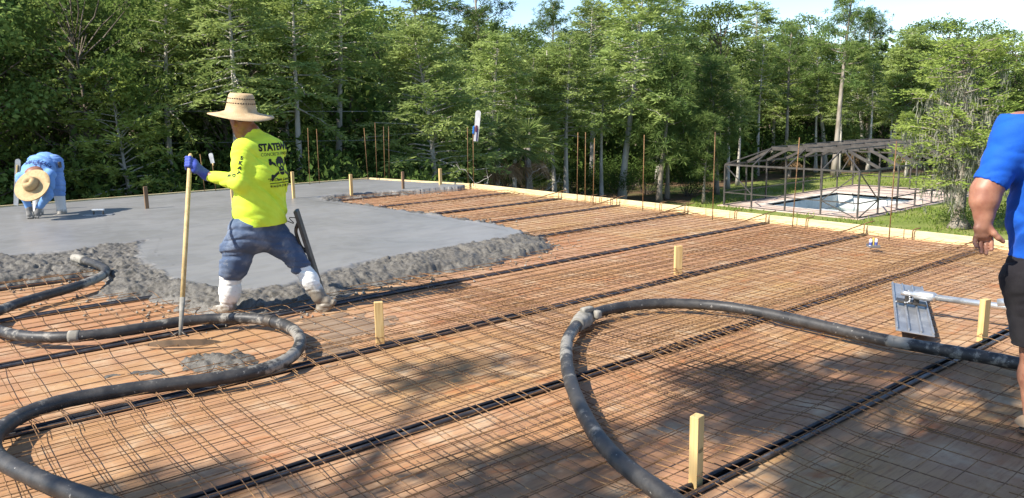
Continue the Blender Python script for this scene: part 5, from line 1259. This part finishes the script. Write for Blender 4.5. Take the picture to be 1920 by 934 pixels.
# ---- hooked bars at the joist ends, short bent dowels at the bars
for k in range(0, 7):
    y = S0 + SP * k
    hb_ = thing('hook_bar', 'rusty bent hook bar tying a joist end to the right form board', 'rebar', (XE - .1, y, 0), 'hook bars at the joist ends')
    MB().tube(smooth_path([(XE - .06, y + .02, -.03), (XE - .06, y + .02, .085), (XE - .04, y + .02, .128), (XE + .10, y - .02, .150)], 4), .007, 6).build('hook', M['rust'], hb_, True)
    MB().tube(np.array([(XE - .055, y + .028, .125), (XE - .30, y + .10, .075), (XE - .55, y + .17, .015)]), .007, 6).build('stay', M['rust'], hb_, True)
for r_ in RB[3:] + RB[:3]:
    a = gp(r_[0], r_[1], .03); y = a[1] - .16
    tag(MB().tube(smooth_path([(XE - .03, y, -.03), (XE - .03, y, .09), (XE - .012, y - .01, .118), (XE + .09, y - .03, .125)], 4), .007, 6).build('bent_dowel', M['rust'], None, True), 'short bent dowel bar hooked over the right form board beside an upright bar', 'rebar', 'bent dowels on the form board')
# ---- hoses
def hose(name, label, pix, z, r=.039, n=14, grp=None, nudge=None):
    P = []
    for q in pix:
        zz_ = q[2] if len(q) > 2 else z; g = gp(q[0], q[1], zz_); P.append(g)
    P = smooth_path(P, n); P[:, 2] = np.convolve(np.pad(P[:, 2], 6, 'edge'), np.ones(13) / 13, 'valid')
    root = thing(name, label, 'hose', P[len(P) // 2] * [1, 1, 0]); rr_ = r * (1 + .02 * np.sin(np.arange(len(P)) * .9))
    MB().tube(P, rr_, 18).build('tube', M['hose'], root, True); return root, P
hR_, PR = hose('concrete_hose', 'thick black concrete hose curving across the right half of the deck in an open hook', [(1420, 1040), (1330, 985), (1235, 920), (1165, 868), (1118, 815), (1085, 755), (1066, 700), (1062, 650), (1072, 622), (1097, 597), (1130, 583), (1185, 573), (1250, 569), (1330, 572), (1400, 581), (1480, 597), (1560, 615), (1650, 636), (1740, 652), (1830, 667), (1920, 684), (2060, 712), (2260, 745)], .085)
i0 = int(np.argmin(np.linalg.norm(PR - gp(1097, 597, .085), axis=1)))
MB().tube(PR[i0 - 8:i0 + 7], np.array([.049, .051, .053, .056, .061, .064, .064, .065, .064, .062, .059, .055, .053, .051, .049]) * (1 + .03 * np.sin(np.arange(15) * 2.1)), 18).build('coupling', M['cement'], hR_, True)
cl = PR[i0]; MB().box(cl + np.array([.0, -.02, .07]), (.10, .05, .035), None, .012).box(cl + np.array([.06, -.06, .03]), (.05, .06, .06), None, .015).build('clamp', M['cement'], hR_, True)
hL_, PL = hose('concrete_hose', 'thick black concrete hose winding in two loops across the left of the deck', [(139, 483, .14), (160, 489, .13), (184, 497, .12), (199, 507, .11), (188, 519, .10), (160, 531, .095), (120, 544, .09), (70, 558, .085), (20, 574, .085), (-18, 592, .085), (-20, 610, .085), (15, 625, .085), (70, 632, .085), (140, 631, .085), (210, 624, .085), (280, 613, .085), (350, 602, .085), (420, 597, .085), (480, 598, .085), (530, 608, .085), (558, 626, .085), (561, 650, .085), (535, 676, .085), (480, 696, .085), (400, 711, .085), (300, 723, .085), (200, 737, .085), (110, 755, .085), (40, 780, .085), (-4, 812, .085), (-14, 840, .085), (10, 868, .085), (70, 897, .085), (150, 928, .085), (250, 960, .085), (380, 990, .085)], .085)
MB().tube(PL[:14], np.linspace(.042, .046, 14), 18).build('nozzle', M['cement'], hL_, True)
for c_ in ((140, 631), (508, 602)):
    q = int(np.argmin(np.linalg.norm(PL[100:] - gp(*c_, .085), axis=1))) + 100; MB().tube(PL[q - 2:q + 3], .0420, 18).build('joint_band', M['cement'] if c_[0] < 200 else M['dark_steel'], hL_, True)
# ---- bull float
c0 = gp(1713, 582, .05); far = gp(1700, 536, .06); near = gp(1716, 627, .06); lx = unit((far - near) * [1, 1, 0]); wx = np.cross(ZH, lx); wx = wx if wx @ RH > 0 else -wx
bc = (far + near) / 2; bc[2] = .065; LB = np.linalg.norm((far - near)[:2]); Wd = .235
bf = thing('bull_float', 'grey magnesium bull float lying on the mesh with its silver pole pointing right', 'tool', bc)
tilt = unit(wx + ZH * -.10); axs = np.array([lx, tilt, np.cross(lx, tilt)])
if axs[2][2] < 0: axs[2] = -axs[2]
MB().box(bc, (LB, Wd, .008), axs, .0035).build('blade', M['magnesium'], bf)
for o_ in (-.5, -.17, .17, .5):
    MB().box(bc + tilt * o_ * Wd * .93 + axs[2] * .010, (LB - .06, .012, .018), axs, .003).build('rib', M['magnesium'], bf)
brc = bc + axs[2] * .035
MB().box(brc, (.10, .20, .016), axs, .004).box(brc + axs[2] * .03 - tilt * .03, (.075, .035, .06), axs, .006).box(brc + axs[2] * .03 + tilt * .03, (.075, .035, .06), axs, .006).build('bracket', M['dark_steel'], bf)
ps = at(1690, 549, (bc - CAM) @ FH + .02); pe = gp(1896, 577, .17); pd = unit(pe - ps)
MB().tube(np.array([ps + pd * .22, ps + pd * .9, pe + pd * .9]), .0225, 14).build('pole', M['alu'], bf, True)
MB().tube(np.array([ps, ps + pd * .03, ps + pd * .08, ps + pd * .10, ps + pd * .22, ps + pd * .24]), [.017, .02, .02, .036, .036, .026], 14).build('socket', M['alu'], bf, True)
MB().tube(smooth_path([ps + pd * .06 + ZH * -.01, brc + axs[2] * .07 - tilt * .05, brc + axs[2] * .04], 4), .016, 8).build('knuckle', M['dark_steel'], bf, True)
chn = MB()
for i, q in enumerate(smooth_path([ps + pd * .05 + ZH * .02, ps + pd * .03 - FH * .06 - ZH * .05, bc - tilt * .10 + axs[2] * .02, brc - tilt * .06], 6)): chn.lathe([(.004, -.003), (.009, 0), (.004, .003)], q, (1, i % 2, .4), 6)
chn.build('chain', M['alu'], bf, True)
MB().tube(np.array([pe + pd * -.08 + ZH * .02, pe + pd * .05 + ZH * .05]), .03, 10).build('pole_clip', M['alu'], bf, True)
# ---- darby float leaning behind the walking man's rear boot
dt, db_ = at(554, 393, 6.30), gp(592, 508, .10) ; Dd_ = 6.33; db_ = at(590, 505, 6.33); dt = at(555, 394, 6.25); dd_ = unit(dt - db_)
db2 = db_ - dd_ * (db_[2] / dd_[2]); dl = thing('darby_float', 'dark grey darby float standing on end behind the rear boot of the walking man', 'tool', db2 * [1, 1, 0])
sx_ = unit(np.cross(dd_, FH)); sx_ = sx_ if sx_ @ RH > 0 else -sx_; fx_ = np.cross(sx_, dd_)
Ld = np.linalg.norm(dt - db2); MB().box((dt + db2) / 2, (.030, .085, Ld), np.array([sx_, fx_, dd_]), .008).build('blade', simple('dark_magnesium', (.075, .075, .072), (.12, .12, .115), 9, .5, .4), dl)
h1, h2 = dt - dd_ * .10, dt - dd_ * .36
MB().tube(smooth_path([h1 - sx_ * .012, h1 - sx_ * .050 - dd_ * .06, h1 - sx_ * .055 - dd_ * .13, h2 - sx_ * .048 + dd_ * .06, h2 - sx_ * .012], 5), .014, 8).build('handle', M['dark_steel'], dl, True)
MB().tube(smooth_path([dt - dd_ * .06 - sx_ * .02, dt - dd_ * .05 - sx_ * .07, dt - dd_ * .10 - sx_ * .05, dt - dd_ * .04 - sx_ * .13], 6), .0035, 5).build('cord', simple('black_cord', (.015, .015, .015), rough=.8), dl, True)
# ---- darby float hung on a bar, trowel hung on a bar, tool behind the bent man
def paddle(name, label, pxt, pyt, pxb, pyb, D, wpx, m, hm_=None, blue=False):
    t_, b_ = at(pxt, pyt, D), at(pxb, pyb, D); d = unit(t_ - b_); L = np.linalg.norm(t_ - b_); w = wpx / FOC * D; s = unit(np.cross(d, FH)); s = s if s @ RH > 0 else -s; f = np.cross(s, d)
    r = thing(name, label, 'tool', b_); n = 10; out = [(-w / 2, w * .25), (w / 2, w * .25)] + [(w / 2 * math.cos(a), L - w / 2 + w / 2 * math.sin(a)) for a in np.linspace(0, math.pi, 12)]
    out = [(-w * .42, 0.0), (w * .42, 0.0)] + [(w / 2 * math.cos(a), L - w / 2 + w / 2 * math.sin(a)) for a in np.linspace(0, math.pi, 12)]
    V = [b_ + s * x + d * y + f * z for z in (-.008, .008) for x, y in out]; k = len(out)
    MB().add(V, [tuple(range(k))[::-1], tuple(range(k, 2 * k))] + [(i, (i + 1) % k, k + (i + 1) % k, k + i) for i in range(k)]).build('blade', m, r)
    return r, t_, b_, d, s, f, L, w
Dh = (gp(888, 346.5, ZS) - CAM) @ FH - .05
r, t_, b_, d, s, f, L, w = paddle('darby_float', 'light grey rounded darby float hung high on an upright bar at the far right corner', 897, 207, 892, 265, Dh, 10, simple('pale_resin', (.62, .62, .60), (.5, .5, .49), 9, .6))
fsg = -1 if f @ FH > 0 else 1
hx_ = b_ + d * L * .36 - s * w * .55
MB().box(hx_ - s * .004, (.032, .05, .15), np.array([s, f, d]), .015).build('blue_handle', simple('blue_plastic', (.02, .16, .55), rough=.45), r)
MB().box(hx_ + s * .045 + d * .03, (.04, .045, .12), np.array([s, f, d]), .01).build('knob', simple('dark_red_plastic', (.12, .03, .05), rough=.5), r)
MB().box(b_ + d * L * .22 + s * w * .12 + f * fsg * .012, (.022, .012, L * .42), np.array([s, f, d]), .004).build('rib', simple('dark_blue_plastic', (.02, .03, .12), rough=.5), r)
Dt = (gp(405, 358.5, ZS) - CAM) @ FH - .03
r, t_, b_, d, s, f, L, w = paddle('trowel', 'small white faced trowel hung on a thin bar left of the yellow sleeve', 394.5, 287, 399, 306, Dt, 8, simple('white_trowel', (.6, .6, .58), (.4, .4, .4), 9, .5))
MB().tube(np.array([b_, b_ - d * .05]), .012, 8).build('handle', M['stake'], r, True)
r, t_, b_, d, s, f, L, w = paddle('darby_float', 'grey metal float standing upright behind the bent man', 34, 298, 30, 385, 12.4, 10, M['magnesium'])
MB().lathe([(.001, 0), (.018, 0), (.018, .006), (.001, .006)], b_ + d * L * .80 - FH * .012, -FH, 14).build('rivet', M['dark_steel'], r)
MB().box(b_ + d * L * .72 - FH * .018, (.025, .02, .22), np.array([s, FH, d]), .006).build('handle', M['handle'], r)
# ---- hand float lying on the slab
P = gp(185, 403.5, ZS); hf_ = thing('hand_float', 'small magnesium hand float with a bar handle lying on the smooth slab', 'tool', P)
MB().box(P + ZH * .006, (.42, .10, .012), np.array([unit(RH + FH * .1), unit(FH - RH * .1), ZH]), .003).build('blade', M['magnesium'], hf_)
for s in (-1, 1): MB().box(P + RH * s * .070 + ZH * .04, (.018, .022, .06), np.array([RH, FH, ZH]), .004).build('post', M['dark_steel'], hf_)
MB().box(P + ZH * .078, (.18, .036, .030), np.array([RH, FH, ZH]), .01).build('handle', M['alu'], hf_)
# ---- small caddy on the mesh near the right form board
P = gp(1637, 464, .05); cd = thing('caddy', 'small grey tray with two white and blue canisters lying on the mesh', 'caddy', P)
A = np.array([RH, FH, ZH])
MB().box(P + ZH * .008, (.10, .11, .010), A, .003).box(P - FH * .055 + ZH * .02, (.10, .006, .025), A, .002).box(P + FH * .055 + ZH * .02, (.10, .006, .025), A, .002).build('tray', M['magnesium'], cd)
for s in (-1, 1):
    cn = MB().lathe([(.015, 0), (.0165, .004), (.0165, .062), (.011, .075)], P + RH * s * .028 + ZH * .016, ZH, 16).build('canister', simple('white_canister', (.75, .76, .78), rough=.4), cd, True)
    o = MB().lathe([(.0170, .010), (.0170, .042)], P + RH * s * .028 + ZH * .016, ZH, 16, False).build('canister_label', simple('blue_label', (.08, .10, .30), rough=.5), cn, True); o.location = (0, 0, 0)
MB().box(P + ZH * .058, (.016, .02, .09), A, .006).build('handle', simple('yellow_handle', (.65, .47, .10), rough=.6), cd)
# ---- wires beyond the back edge
for (y0, y1, lab) in ((204, 209, 'upper thin wire strung in front of the left wood'), (276, 262, 'lower thin wire strung in front of the left wood')):
    pts = [at(x, y0 + (y1 - y0) * (x + 400) / 1150 + 1.5 * math.sin((x + 400) / 1150 * math.pi), 21.5 + 8.0 * (x + 400) / 1150) for x in np.linspace(-400, 750, 24)]
    tag(MB().tube(np.array(pts), .009, 5).build('overhead_wire', simple('galvanised_wire', (.25, .26, .26), rough=.5), None, True), lab, 'wire', 'thin wires along the wood')
